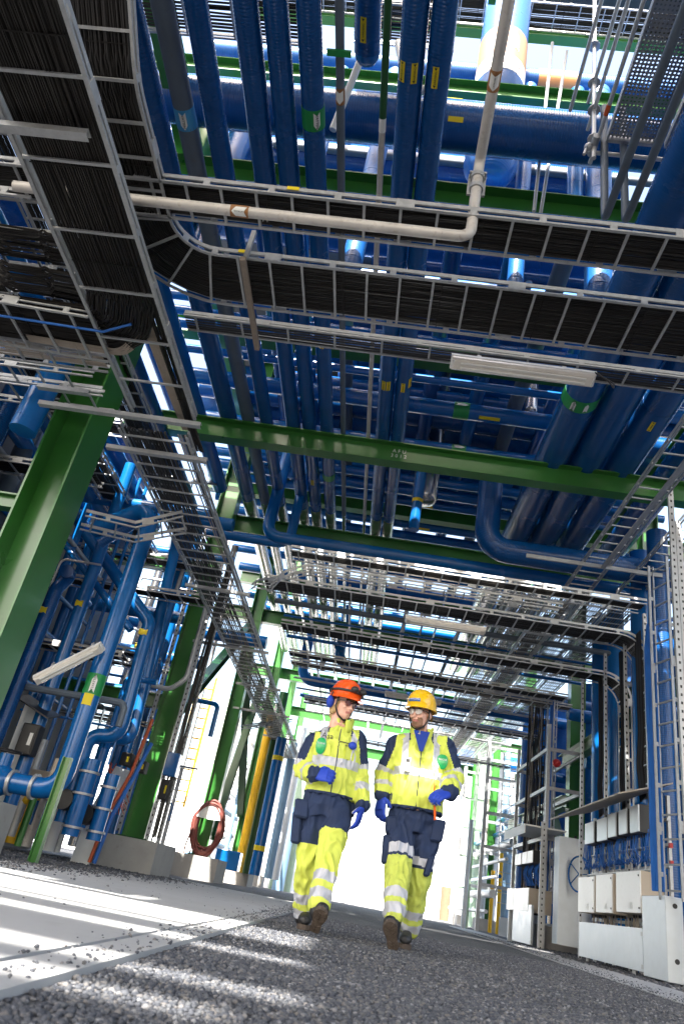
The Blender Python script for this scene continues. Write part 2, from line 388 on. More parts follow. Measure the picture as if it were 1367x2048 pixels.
# loose stones, one countless mass
def stones(name, n, area, size, zbase=0.0, bury=.25):
    ico = bmesh.new(); bmesh.ops.create_icosphere(ico, subdivisions=1, radius=1); iv = np.array([v.co[:] for v in ico.verts]); fi = np.array([[v.index for v in f.verts] for f in ico.faces]); ico.free()
    P = area(n); n = len(P); s = rng.uniform(size[0], size[1], (n,1,1))*np.array([1,1,.7])*rng.uniform(.7,1.3,(n,1,3))
    vv = iv[None]*(1+rng.uniform(-.34,.34,(n,len(iv),1)))*s
    a = rng.uniform(0,6.28,n); ca, sa = np.cos(a), np.sin(a); x = vv[:,:,0]*ca[:,None]-vv[:,:,1]*sa[:,None]; y = vv[:,:,0]*sa[:,None]+vv[:,:,1]*ca[:,None]
    vv = np.stack([x+P[:,0:1], y+P[:,1:2], vv[:,:,2]+P[:,2:3]+s[:,:,2]*(1-2*bury)], 2).reshape(-1,3)
    ff = (fi[None]+np.arange(n)[:,None,None]*len(iv)).reshape(-1,3)
    me = bpy.data.meshes.new(name); me.vertices.add(len(vv)); me.vertices.foreach_set('co', vv.ravel()); me.loops.add(ff.size); me.loops.foreach_set('vertex_index', ff.ravel().astype(np.int32))
    me.polygons.add(len(ff)); me.polygons.foreach_set('loop_start', np.arange(0, ff.size, 3, dtype=np.int32)); me.update(calc_edges=True)
    at = me.attributes.new('tone', 'FLOAT', 'FACE'); at.data.foreach_set('value', np.repeat(rng.uniform(0,1,n), len(fi)))
    m = bpy.data.materials.get('loose_stone')
    if not m:
        m = bpy.data.materials.new('loose_stone'); m.use_nodes = True; t = m.node_tree; b = t.nodes['Principled BSDF']; b.inputs['Roughness'].default_value = .8
        an = t.nodes.new('ShaderNodeAttribute'); an.attribute_name = 'tone'; rp = t.nodes.new('ShaderNodeValToRGB'); e = rp.color_ramp.elements
        e[0].color = (.04,.044,.056,1); e[1].color = (.22,.225,.24,1)
        for p, c in ((.4,(.075,.08,.095,1)),(.7,(.10,.105,.115,1)),(.88,(.14,.13,.125,1))): q = e.new(p); q.color = c
        t.links.new(an.outputs['Fac'], rp.inputs[0]); t.links.new(rp.outputs[0], b.inputs['Base Color'])
    me.materials.append(m); o = bpy.data.objects.new(name, me); COL.objects.link(o); o['kind'] = 'stuff'; return o
def rect(x0, x1, y0, y1, z=0., keep=None):
    def f(n):
        P = np.stack([rng.uniform(x0,x1,n), rng.uniform(y0,y1,n), np.full(n, z)], 1)
        return P if keep is None else P[keep(P)]
    return f
stones('gravel_stones', 80000, rect(-1.4, 2.6, .8, 3.6, keep=lambda P: ((P[:,0] > -.57) | (P[:,1] < 1.15))), (.0032,.0088))
stones('gravel_stones', 48000, rect(-.57, 3.4, 3.6, 9.5, keep=lambda P: P[:,0] < 2.36+(P[:,1]-4.2)*.0436), (.0035,.0095))
stones('gravel_stones', 9000, rect(-5.5, -3.2, 5, 15), (.01,.024))
stones('gravel_stones', 900, lambda n: np.stack([-.58-np.abs(rng.normal(0,.10,n)), rng.uniform(1.2,12,n), np.full(n,.018)],1), (.002,.007))
stones('gravel_stones', 350, lambda n: np.stack([-.6-rng.uniform(0,2.6,n)**1.2, rng.uniform(3,14,n), np.full(n,.016)],1), (.0015,.006))
stones('gravel_stones', 1400, lambda n: np.stack([-3.2+np.abs(rng.normal(0,.35,n)), rng.uniform(5,14,n), np.full(n,.016)],1), (.005,.015))
def stripst(n):
    y = rng.uniform(4.5, 20, n); return np.stack([2.35+(y-4.2)*.0436+np.abs(rng.normal(0,.2,n)), y, np.full(n,.012)], 1)
stones('gravel_stones', 2200, stripst, (.002,.007))
stones('gravel_stones', 5000, rect(3.3, 6.5, 6.5, 18), (.01,.022))
# ================================================================== STEEL FRAME
def steel(name, p, q, label, cat, m=GREEN, group=None, **k):
    return tag(MB().ibeam(p, q, **k).build(name, m), label, cat, group)
# columns: I sections standing on concrete plinths
cols = [(-4.35, 7.7, 'wide bright green steel column leaning across the left edge, nearest the camera', .50, .60),
        (-3.95, 14.2, 'dark green steel column with perforated cable rails behind the blue valves', .42, .36),
        (-3.85, 20.1, 'dark green steel column carrying the coiled red hose', .36, .34),
        (-3.7, 25.4, 'slim green column behind the yellow pipes, left side', .3, .3),
        (5.55, 14.6, 'green steel column hidden behind the blue cable drop on the right', .36, .34),
        (5.5, 20.0, 'green column with pale lit edge standing beside the blue handwheel', .40, .36),
        (5.4, 25.6, 'green column behind the tall tray of loose black cables', .34, .32)]
for x, y, lab, h, w in cols:
    root = thing('steel_column', (x, y, 0)); tag(root, lab, 'column', 'green columns of the pipe rack')
    zb = .55
    MB().ibeam((x,y,zb), (x,y,12.5), h, w, .026, .016, (1,0,0)).build('shaft', GREEN, root)
    MB().box(x-h/2-.08, x+h/2+.08, y-w/2-.08, y+w/2+.08, zb-.03, zb).build('base_plate', DGREEN, root)
    bb = [(sx*(h/2+.04), sy*(w/2+.04)) for sx in (-1,1) for sy in (-1,1)]
    for bx, by in bb: MB().cyl((x+bx,y+by,zb), (x+bx,y+by,zb+.09), .018, 6).build('anchor_bolt', GALV, root)
    pl = MB(); pl.box(x-.5, x+.62, y-.75, y+.75, -.1, .52)
    for s in (-.28, .2): pl.box(x-.503, x+.623, y-.753, y+.753, .26+s*.3, .264+s*.3)
    tag(pl.build('concrete_plinth', CONC), 'grey concrete plinth under the '+{7.7:'nearest bright green column',14.2:'dark green column by the blue valves',20.1:'green column with the red hose',25.4:'slim green column by the yellow pipes',14.6:'column behind the blue cable drop',20.0:'column beside the blue handwheel',25.6:'column behind the tall black cable tray'}[y], 'plinth', 'column plinths')
# stiffener weld line and mark on the near column
# crossbeams (bottom flange 7.0 m up) and upper beams
for Y, z, lab in ((10.6, 7.18, 'long green crossbeam spanning the middle of the picture under the blue pipes'),
               (14.4, 7.18, 'green crossbeam behind the thick blue elbow pipe, with reflections'),
               (20.2, 7.1, 'dark crossbeam past the bare steel claddings'), (26.0, 7.0, 'far green crossbeam above the two helmets'), (32., 7., 'farthest pale green crossbeam of the rack')):
    b = steel('crossbeam', (-5.2,Y,z), (7.5,Y,z), lab, 'beam', group='green crossbeams', h=.40, w=.24)
    if Y == 10.6:
        text_mesh('A F U\n3 0 1 2', .10, frame(V(oy(795,922,Y-.02).x, Y-.013, 7.2), V(1,0,0), V(0,-1,0)), PAPER, 'chalk_marking', b)
steel('crossbeam', (-5.2,6.78,8.95), (8,6.78,8.95), 'deep green upper beam behind the near cable trays and blue pipes', 'beam', group='upper green beams', h=.60, w=.30)
steel('crossbeam', (-5.2,6.62,oy(1059,196,6.62).z), (8,6.62,oy(1059,196,6.62).z), 'high green beam crossing behind the vessel with the tan band', 'beam', group='upper green beams', h=.32, w=.2)
steel('crossbeam', (-5.2,8.75,oy(1100,72,8.75).z), (8,8.75,oy(1100,72,8.75).z), 'topmost green beam under the upper cable tray', 'beam', group='upper green beams', h=.32, w=.2)
steel('crossbeam', (-5.2,10.45,9.35), (8,10.45,9.35), 'green upper beam between the thin blue cross pipes above the lamp', 'beam', group='upper green beams', h=.4, w=.25)
steel('crossbeam', (-5.2,16.1,9.1), (8,16.1,9.1), 'green upper beam over the second bay, seen between blue cross pipes', 'beam', group='upper green beams', h=.4, w=.25)
steel('crossbeam', (-5.2,22.6,9.2), (8,22.6,9.2), 'sunlit pale green upper beam over the far bay', 'beam', group='upper green beams', h=.4, w=.25)
for x, lab in ((-3.95,'long green edge beam high over the left columns'), (5.5,'long green edge beam high over the right columns')):
    steel('long_beam', (x,2,9.6 if x != .6 else 11.9), (x,34,9.6 if x != .6 else 11.9), lab, 'beam', h=.4, w=.26)
for (a, b_, lab) in (((-3.9,20.1,6.3),(-3.85,25.4,2.0),'green diagonal brace left of the hose column'), ((-3.7,20.3,1.0),(-3.7,22.9,5.9),'green brace leaning from the hose plinth'),
        ((5.6,15.2,5.9),(5.6,19.6,1.2),'dark green diagonal brace falling towards the handwheel'), ((5.6,20.4,1.2),(5.5,25.2,6.2),'dark green brace rising behind the right trays'),
        ((-3.95,14.6,2.9),(-3.9,19.7,6.6),'green knee brace rising from the valve column')):
    steel('diagonal_brace', a, b_, lab, 'brace', DGREEN, h=.2, w=.2, tf=.014, tw=.01)
for z, y0, y1, lab in ((4.35, 12, 20, 'sunlit green rail beam along the right columns, upper of two'), (3.3, 19.5, 27, 'sunlit green rail beam beside the tall cable tray, lower of two')):
    steel('rail_beam', (5.15,y0,z), (5.15,y1,z), lab, 'beam', h=.30, w=.24)
steel('rail_beam', (-5.9,7.9,3.9), (-4.6,7.9,3.9), 'short green stub beam left of the nearest column', 'beam', h=.2, w=.16)
# ================================================================== LONG PIPES OVERHEAD
zc = 7.52
PX = [(-3.42, .155, BLUE, 'thick dark blue pipe farthest left of the overhead row'),
      (-3.03, .113, GREYP, 'grey overhead pipe with a pale blue marker band'),
      (-2.69, .120, BLUE, 'ribbed blue overhead pipe right of the grey one'),
      (-2.20, .130, BLUE, 'dark blue overhead pipe, left one of a close pair with rivet seams'),
      (-1.90, .124, BLUE, 'dark blue overhead pipe, right one of a close pair with rivet seams'),
      (-1.58, .122, BLUE, 'blue overhead pipe with a green marker band'),
      (-1.27, .045, GREYP, 'thin blue grey pipe held by a green clamp beside the green banded pipe'),
      (-.82, .034, WPIPE, 'thin bare pipe with green painted end between the blue pipes'),
      (-.57, .128, BLUE, 'blue overhead pipe with two yellow labels side by side'),
      (-.30, .122, BLUE, 'blue overhead pipe with one yellow label, rightmost of the narrow row')]
PP = []
for x, r, m_, lab in PX:
    y1 = 13.6
    p = pipe('overhead_pipe', [(x,.8,10.5), (x,.8,7.38+r), (x,y1,7.38+r)], r, m_, lab, 'pipe', 'pipes running along the rack', seams=1.3 if r > .1 else 0)
    if r > .1:
        q = pipe('steel_cladding', [(x,y1,7.38+r), (x,24.5,7.38+r)], r*.96, STAIN, None, parent=p, seams=1.1)
    elif r > .03:
        pipe('pipe_run', [(x,y1,7.38+r), (x,24.5,7.38+r)], r*.9, STAIN, None, parent=p, seams=0)
    PP.append((p, x, 7.38+r, r))
def Yon(px, py, z): return oz(px, py, z).y
AY = V(0,1,0); DN = V(0,-.7,-1)
p,x,z,r = PP[1]; band(p, (x,Yon(384,232,z),z), AY, .24, BLBLUE, arrow=1, face=V(.1,-.55,-1), txt='VATTEN')
p,x,z,r = PP[5]; band(p, (x,Yon(628,230,z),z), AY, .23, BGREEN, arrow=1, face=V(.55,-.5,-1), txt='VATTEN'); warn(p, (x,Yon(605,672,z),z), AY, V(0,-.6,-1))
p,x,z,r = PP[6]; band(p, (x,Yon(682,190,z),z), AY, .17, BBROWN, arrow=1, face=DN)
MB().box(x-.12, x+.12, Yon(684,100,z)-.03, Yon(684,100,z)+.03, z-.07, z-.045).build('pipe_clamp', BGREEN, p)
p,x,z,r = PP[7]; band(p, (x,Yon(768,245,z),z), AY, .2, PAPER, arrow=0); pipe('green_section', [(x,1.0,z),(x,Yon(768,235,z),z)], r+.004, DGREEN, None, parent=p, seams=0)
p,x,z,r = PP[8]
for dx in (-.75, .35): warn(p, (x,Yon(822,132,z),z), AY, V(dx,-.5,-1), L=.20)
for dx in (-.3, .3): warn(p, (x,Yon(778,760,z),z), AY, V(dx,-.6,-1), L=.22)
for dx in (-.3, .3): warn(p, (x,Yon(757,1068,z),z), AY, V(dx,-.6,-1), L=.22)
p,x,z,r = PP[9]; warn(p, (x,Yon(880,142,z),z), AY, V(-.15,-.5,-1), L=.21); warn(p, (x,Yon(818,765,z),z), AY, V(0,-.6,-1), L=.22); warn(p, (x,Yon(834,760,z),z), AY, V(1.3,-.4,-1), L=.22)
p,x,z,r = PP[4]; warn(p, (x,Yon(628,955,z),z), AY, DN, L=.2)
p,x,z,r = PP[5]; band(p, (x,Yon(668,950,z),z), AY, .2, BGREEN, arrow=0)
# thick pipes on the right
for x, r, lab in ((2.44,.28,'thick blue pipe with a green band, leftmost of the big right-hand row'), (3.02,.28,'thick dark blue pipe, second of the big right-hand row'), (3.62,.27,'thick dark blue pipe with a yellow label, third of the big right-hand row'), (4.5,.25,'thick blue pipe, rightmost of the big right-hand row')):
    p = pipe('large_pipe', [(x,.9,10.5), (x,.9,7.62), (x,14.0,7.62)], r, BLUE, lab, 'pipe', 'large pipes on the right', seams=1.1, seg=28)
    pipe('steel_cladding', [(x,14.0,7.62), (x,23.5,7.62)], r*.94, STAIN, None, parent=p, seams=1.0, seg=24)
    if x == 2.44:
        c = V(x,Yon(1165,790,7.6),7.62); o = band(p, c, AY, .26, BGREEN, arrow=-1, face=V(-.5,-.6,-1), txt='FJÄRRVÄRME')
        mb = MB(); patch(mb, c, -AY, V(.25,-.6,-1), r+.0035, .11, .1, 6, .003, 'arrow'); mb.build('flow_arrow', PAPER, o)
    if 3.5 < x < 3.8: warn(p, (x,Yon(1318,840,7.5),7.62), AY, V(-.2,-.7,-1), L=.24)
# capped pipe and the bare pipe with its drop
cz = 7.9; cx = oz(735,60,cz).x; cy = Yon(733,120,cz)
cp = pipe('capped_pipe', [(cx,.8,10.5),(cx,.8,cz),(cx,cy-.1,cz)], .135, BLUE, 'short dark blue pipe ending in a domed cap, yellow label on it', seams=1.3)
MB().tube([(cx,cy-.10,cz),(cx,cy-.03,cz),(cx,cy+.03,cz),(cx,cy+.06,cz)], .1, 20, True, [.136,.125,.085,.02]).build('end_cap', BLUEP, cp, 60)
warn(cp, (cx,Yon(727,45,cz),cz), AY, V(-.2,-.5,-1), L=.24)
bx, by = .2, 3.93
bp_ = pipe('bare_pipe', [(-3.6,by,4.95),(bx,by,4.95),(bx,by,5.86),(bx,1.2,5.86),(bx,1.2,9)], .044, WPIPE, 'bare pale steel pipe running along the near tray then up and back', bend=.10, seams=0)
band(bp_, (oy(480,425,by).x,by,4.95), V(1,0,0), .15, BBROWN, arrow=-1, face=V(0,-.8,-1), txt='TRYCKLUFT')
band(bp_, (bx,oz(991,158,5.86).y,5.86), AY, .16, BBROWN, arrow=1, face=V(0,-.6,-1), txt='TRYCKLUFT')
cl = MB(); cl.box(bx-.07,bx+.07,by-.03,by+.05,5.70,5.72); cl.tube([(bx,by,5.66),(bx,by,5.70)],.058,14); cl.tube([(bx,by,5.52),(bx,by,5.56)],.058,14); cl.box(bx-.075,bx+.075,by+.03,by+.05,5.5,5.75); cl.build('pipe_clamp', GALV, bp_)
for k_, (a, b_) in enumerate((((1284,240),(1205,440)), ((1330,250),(1245,445)))):
    z = 7.0; x = oz(*a, z).x; pipe('conduit_pipe', [(x,1,z),(x,Yon(*b_, z),z),(x,Yon(*b_, z),9.0)], .042, GREYP, ['grey conduit pipe in front of the perforated deck, left of the pair','grey conduit pipe in front of the perforated deck, right of the pair'][k_], 'pipe', seams=0, bend=.1)
# big pipe across the top and the vessel
bt = pipe('large_cross_pipe', [(-5,6.05,9.6),(4.5,6.05,9.6)], .33, BLUE, 'large ribbed blue pipe crossing the upper picture from side to side', seams=1.2, seg=28)
for px in (905, 905): pass
for py, dz in ((228, .55), (280,-.9)):
    c = V(oz(905,py,9.6).x, 6.05, 9.6); f = V(0,-1,dz); mb = MB(); patch(mb, c, V(1,0,0), f, .33, .10, .1, 4, .005); mb.build('warning_label', YELL, bt)
vy = 7.3; vx = oy(1000,150,7.3).x; VZ = oy(970,328,7.0).z
VT, VB, VS = oy(1012,52,vy-.4).z, oy(998,108,vy-.4).z, oy(994,137,vy-.4).z
vs_ = MB(); vs_.tube([(vx,vy,VZ),(vx,vy,VZ+.1),(vx,vy,VZ+.35),(vx,vy,17.5)], .4, 32, True, [.12,.30,.42,.42]); vs_ = vs_.build('vessel', BLUEL, None, 60); tag(vs_, 'tall pale blue ribbed vessel with a tan marker band and domed bottom', 'vessel'); vs_['_r'] = .42
bo = MB().tube([(vx,vy,VB),(vx,vy,VT)], .4235, 32).build('marker_band', BTAN, vs_, 40)
b2 = MB().tube([(vx,vy,VS),(vx,vy,VB)], .4232, 32).build('symbol_band', PAPER, vs_, 40)
for a, t_ in ((-.55,'VÄRME\nRETUR'), (.45,'FJÄRRVÄRME\nRETUR')):
    f = V(math.sin(a)*1, -math.cos(a), -.0); mb = MB(); patch(mb, (vx,vy,(VB+VT)/2), V(0,0,1), f, .425, .13, .24, 6, .003, 'arrow'); ar = mb.build('flow_arrow', PAPER, bo)
    text_mesh(t_, .055, frame(V(vx,vy,(VB+VT)/2-.03)+f.normalized()*.434, V(0,0,-1), f), INK, 'lettering', ar)
for k_ in range(7):
    a = -1.0+k_*.33; f = V(math.sin(a), -math.cos(a), 0); mb = MB()
    c = V(vx,vy,(VS+VB)/2)+f*.4255; t = V(0,0,1).cross(f)
    for s, q in ((.045,0),): mb.add([c+V(0,0,s)+f*.002, c+t*s+f*.002, c-V(0,0,s)+f*.002, c-t*s+f*.002], [(0,1,2,3)])
    d_ = mb.build('hazard_diamond', RED, b2); mb = MB(); mb.add([c+V(0,0,.034)+f*.004, c+t*.034+f*.004, c-V(0,0,.034)+f*.004, c-t*.034+f*.004], [(0,1,2,3)]); mb.build('diamond_face', PAPER, b2)
# ================================================================== CROSS PIPES OF THE UPPER LAYERS
def xpipe(Y, z, r, lab, x0=-5.0, x1=6.5, m_=BLUEP, drop=None, **k):
    pts = [(x0,Y,z),(x1,Y,z)]
    if drop: pts = [(x0,Y,z),(drop,Y,z),(drop,Y,z-1.0)]
    return pipe('cross_pipe', pts, r, m_, lab, 'pipe', 'blue cross pipes above the rack', seams=1.6 if r > .1 else 0, seg=16, **k)
U = [(9.25,9.0,.085),(9.62,9.0,.085),(9.96,9.0,.095),(10.36,8.75,.08),(11.36,8.9,.165),(12.94,9.0,.155),(13.32,9.05,.05)]
D1 = ['thin blue cross pipe just behind the near tray, above the lamp','thin blue cross pipe, second behind the near tray','thin blue cross pipe, third behind the near tray','slim blue cross pipe below the upper green beam','blue cross pipe with a green band in front of the steel vessel, upper of two','blue cross pipe with a green band just above the middle beam, lower of two','very thin blue cross pipe right above the middle beam']
for (Y,z,r), lab in zip(U, D1):
    p = xpipe(Y,z,r,lab, x1=4.2 if r < .1 else 3.4)
    if r > .15:
        c = oy(922,815,Y) if Y < 12 else oy(915,905,Y); c = V(c.x,Y,z); band(p, c, V(1,0,0), .3, BGREEN, arrow=1, face=V(0,-1,.2)); warn(p, c+V(.55,0,0), V(1,0,0), V(0,-.5,-1), L=.4, hw=.035, txt=False)
U2 = [(14.3,9.0,.11),(14.85,9.0,.13),(15.4,9.0,.11),(16.55,9.0,.14),(17.25,9.0,.12),(18.1,8.9,.10),(18.9,9.0,.14),(19.8,9.0,.12),(21.2,9.0,.14),(23.6,9.0,.16),(24.9,9.1,.14)]
for i, (Y,z,r) in enumerate(U2):
    p = xpipe(Y,z,r,'blue cross pipe beyond the middle beam, %s counted back from it' % ORD[i], x1=3.3+.3*(i % 3))
    if i in (2, 3): warn(p, V(oy(845,1054,Y).x,Y,z), V(1,0,0), V(0,-.5,-1), L=.35, txt=False)
U3 = [(8.3,12.6,.10,BLUEP,'light blue cross pipe high above the near end, nearest the camera'),(8.35,12.1,.07,GREYP,'grey cross pipe high above the ribbed pipe'),(6.55,8.6,.06,BLUEP,'thin dark blue cross pipe under the big ribbed pipe'),(6.9,8.3,.07,BLUEP,'dark blue cross pipe just under the thin one, below the big ribbed pipe'),
      (7.5,9.5,.13,BLUEP,'blue cross pipe behind the deep green upper beam'),(8.4,10.6,.2,BLUE,'broad blue cross pipe high behind the deep green beam'),(7.97,oy(1100,165,7.97).z,.2,BLUEL,'pale ribbed cross pipe behind the vessel, with an orange band')]
for Y,z,r,m_,lab in U3:
    p = xpipe(Y,z,r,lab, m_=m_)
    if r == .2 and Y == 7.97: band(p, (oy(1100,175,Y).x+.1,Y,z), V(1,0,0), .7, mat('peach_marker',(.75,.33,.12),.5), arrow=0)
# dark horizontal drums far up
for (px,py,z,r,x0,x1,lab) in ((950,870,10.3,.5,-1.5,5.5,'broad dark blue drum lying high above the middle beam'), (900,1030,10.6,.5,-1.5,5.5,'broad dark blue drum lying high beyond the middle beam'), (520,820,10.2,.42,-5.2,-1.8,'dark blue drum lying high over the left pipes'), (900,640,11.6,.55,-2,4.5,'big blue drum high behind the near trays')):
    c = oz(px,py,z); pipe('drum', [(x0,c.y,z),(x1,c.y,z)], r, BLUE, lab, 'drum', seams=1.5, seg=28)
for (px,py,Y,r,z1,lab,m_) in ((846,1008,13.75,.28,12.5,'bright steel vessel hanging with rounded bottom across the middle beam',STAIN), (690,760,12.6,.20,12,'vertical blue pipe behind the green banded row',BLUEP), (1060,830,12.0,.13,12,'vertical steel pipe with blue top right of the steel vessel',STAIN), (375,560,7.9,.22,12,'vertical dark blue pipe high behind the near cable ladder',BLUE),(560,760,12.8,.14,12,'vertical blue pipe behind the close pair of pipes',BLUEP)):
    c = oy(px,py,Y); mb = MB(); mb.tube([(c.x,Y,c.z),(c.x,Y,c.z+.05),(c.x,Y,c.z+.16),(c.x,Y,z1)], r, 24, True, [r*.45,r*.85,r,r])
    o = tag(mb.build('vertical_vessel', m_, None, 60), lab, 'vessel'); o['_r'] = r
    if Y == 13.75: warn(o, (c.x,Y,c.z+1.35), V(0,0,1), V(-.1,-1,0), txt=False, L=.22, hw=.05)
# elbowed pipes dropping in front of the second beam
xa = pipe('elbow_pipe', [(1.62,13.3,9.0),(1.62,12.2,7.9),(1.62,12.2,6.42),(5.3,12.2,6.42)], .235, BLUE, 'thick blue ribbed pipe that drops, bends and runs right under the second beam', seams=1.1, bend=.42, seg=28)
xb = pipe('elbow_pipe', [(-2.68,13.1,8.5),(-2.68,12.9,6.32),(5.6,12.9,6.32)], .125, BLUEP, 'slimmer blue pipe running across behind the thick elbow pipe', bend=.3, seams=1.5)
xc = pipe('elbow_pipe', [(-3.9,13.0,6.25),(-2.2,13.0,6.25),(-2.2,13.1,8.4)], .10, BLUEP, 'short blue pipe bending up left under the second beam', bend=.25, seams=0)
xd = pipe('elbow_pipe', [(.25,13.8,9.2),(.25,13.2,8.75),(.25,13.2,7.1)], .11, BLUEP, 'blue goose neck pipe with a yellow ring hanging past the middle beam', bend=.3, seams=0)
MB().tube([(.25,13.2,7.75),(.25,13.2,7.83)], .114, 20).build('yellow_ring', YELL, xd, 40)
xe = pipe('elbow_pipe', [(-1.30,21.2,8.2),(-1.30,21.2,6.3),(6.4,21.2,6.3)], .16, BLUEP, 'blue pipe crossing above the helmets, upper of two, elbow at its left', bend=.4, seams=2)
xf = pipe('elbow_pipe', [(-2.55,23.4,8.0),(-2.55,23.4,6.25),(6.2,23.4,6.25)], .17, BLUEP, 'blue pipe crossing above the helmets, lower of two, elbow at its left', bend=.4, seams=2)
band(xe, (oy(937,1388,21.2).x,21.2,6.3), V(1,0,0), .3, BGREEN, arrow=0); band(xf, (oy(800,1404,23.4).x,23.4,6.25), V(1,0,0), .3, BGREEN, arrow=0)
xg = pipe('elbow_pipe', [(1.3,7.5,8.4),(1.3,8.0,8.4)], .05, BLUEP, 'short thin blue pipe stub under the deep green beam', seams=0)

PALEG = mat('glare_washed_green', (.27,.38,.29), .5)  # glare wash-out mixed into the green of far posts and frames
# dense upper tiers of cross pipes, lying on the upper beams
dn = random.Random(11); yy = 7.9
for i in range(26):
    yy += dn.uniform(.38,.62); rr = dn.choice([.07,.1,.12,.16,.2,.24]); zz = 10.0+dn.uniform(-.1,.9); x0 = dn.choice([-5,-5,-3.2,-1.2]); x1 = dn.choice([6.5,6.5,4.4,2.6])
    pipe('cross_pipe', [(x0,yy,zz),(x1,yy,zz)], rr, [BLUE,BLUEP,BLUEP,STAIN][dn.choice([0,1,2,0,1,2,3])], 'cross pipe of the crowded top tier, %s back from the near end' % ORD[i], 'pipe', 'top tier of cross pipes', seams=1.4 if rr > .1 else 0, seg=16)
for i in range(14):
    x = -2.4+i*.46+dn.uniform(-.1,.1); rr = dn.choice([.03,.04,.055,.07]); z = dn.uniform(6.45,6.85); y0 = dn.uniform(14.8,17)
    pipe('conduit_pipe', [(x,y0,z),(x,dn.uniform(27,33),z)], rr, dn.choice([GALV,STAIN,BLUEP,GREYP]), 'small pipe running away under the far beams, %s from the left' % ORD[i], 'pipe', 'small pipes under the far beams', seams=0, seg=10)
for i in range(9):
    y = 15.3+i*1.55+dn.uniform(-.3,.3); z = dn.uniform(5.7,6.3)
    pipe('conduit_pipe', [(-2.6,y,z),(5.2,y,z)], dn.choice([.03,.045,.06]), dn.choice([GALV,BLUEP,BLUEP,GREYP]), 'small cross conduit over the far half of the passage, %s back' % ORD[i], 'pipe', 'small cross conduits', seams=0, seg=10)
for i,(x,z,r) in enumerate(((-4.05,7.6,.16),(-4.6,7.0,.2),(-5.2,6.4,.14),(-5.75,7.5,.24),(-6.15,5.7,.13),(-4.9,8.3,.12))):
    pipe('overhead_pipe', [(x,1.5,z),(x,13.5,z)], r, BLUE if i%2 else BLUEP, 'blue pipe running overhead left of the near column, %s from the row' % ORD[i], 'pipe', 'pipes overhead at the far left', seams=1.2)
for (x,y,h) in ((-3.7,31.2,.3),(5.3,31.2,.3),(-3.6,36.6,.3),(5.3,36.6,.3)):
    root = thing('steel_column', (x,y,0)); tag(root, 'green column in the glare at the far end, %s side, %s' % ('left' if x < 0 else 'right', 'nearer' if y < 33 else 'farther'), 'column', 'green columns of the pipe rack')
    MB().ibeam((x,y,.4),(x,y,9),h,h,.02,.014,(1,0,0)).build('shaft', GREEN, root); MB().box(x-.4,x+.4,y-.5,y+.5,-.1,.4).build('footing', CONC, root)

for i in range(15):
    y = 8.6+i*.85+dn.uniform(-.2,.2); rr = dn.choice([.2,.26,.33,.4]); z = 12.0+dn.uniform(-.2,.6)
    pipe('cross_pipe', [(dn.choice([-5.5,-5.5,-2]),y,z),(dn.choice([7,7,3]),y,z)], rr, [BLUE,BLUEP][i%2], 'broad cross pipe of the highest tier, %s back from the near end' % ORD[i], 'pipe', 'highest tier of broad cross pipes', seams=1.4, seg=16)
for i in range(8):
    x = -3.1+i*.82+dn.uniform(-.15,.15); rr = dn.choice([.09,.12,.15]); z = 9.55
    pipe('overhead_pipe', [(x,7.15,z),(x,24,z)], rr, [BLUE,BLUEP,GREYP,BLUEP][i%4], 'pipe of the upper row running away above the main row, %s from the left' % ORD[i], 'pipe', 'upper row of long pipes', seams=1.3)
rank(grp('small pipes under the far beams'), 'small pipe running away under the far beams, %s from the left', by_y if 0 else (lambda o: o.location.x))
rank(grp('pipes overhead at the far left'), 'blue pipe running overhead left of the near column, %s from the left', lambda o: o.location.x)
# ================================================================== CABLE LADDERS
ZX = V(1,0,0)
# crossing pair of trays near the camera
zt = 5.2
t1 = ladder([V(-5.6,4.07,zt), V(4.2,4.07,zt)], .36, 'long zinc cable ladder crossing the picture, front one of two side by side', step=.30, marks=(84,))
cables([V(-5.6,4.07,zt), V(4.2,4.07,zt)], .31, 'black cables filling the front crossing ladder', k=17, layers=2, r=.0112, jit=.5)
bend = fillet([V(-2.42,2.6,zt+.05), V(-2.42,4.92,zt), V(4.2,4.92,zt)], .62, 8)
slope = [V(-2.42,.6,6.6), V(-2.42,2.4,5.42)]
t2 = ladder(fillet([V(-2.70,.9,6.45), V(-2.70,3.1,5.2), V(-2.70,4.92,zt), V(4.2,4.92,zt)], .66, 8), .62, 'wide zinc cable ladder descending at the left and curving away across the picture', step=.30, marks=(97,))
cables(fillet([V(-2.70,.9,6.45), V(-2.70,3.1,5.2), V(-2.70,4.92,zt), V(4.2,4.92,zt)], .66, 8), .55, 'black cables filling the wide curving ladder', k=29, layers=2, r=.0112, jit=.5)
t3 = ladder([V(-2.6,5.75,5.35), V(4.2,5.75,5.35)], .22, 'thin zinc cable ladder seen edge-on behind the wide one, carrying the lamp', step=.5, hgt=.07)
cables([V(-2.6,5.75,5.35), V(4.2,5.75,5.35)], .22, 'few dark cables on the edge-on ladder above the lamp', k=6, m=CABLED, ties=False)
for x in (-1.8, .0, 1.8, 3.6):
    pass
for (x, y, lab) in ((-1.72,4.5,'zinc channel post hanging between the two crossing ladders at the left'), (-1.5,4.07,'zinc channel hanger at the front ladder'), (2.6,5.2,'zinc channel hanger behind the wide ladder right of the lamp')):
    mb = MB(); mb.box(x-.02,x+.02,y-.004,y,zt-.14,zt+.2); mb.box(x-.02,x-.016,y,y+.03,zt-.14,zt+.2); mb.box(x+.016,x+.02,y,y+.03,zt-.14,zt+.2); tag(mb.build('channel_hanger', GALV), lab, 'bracket', 'channel hangers')
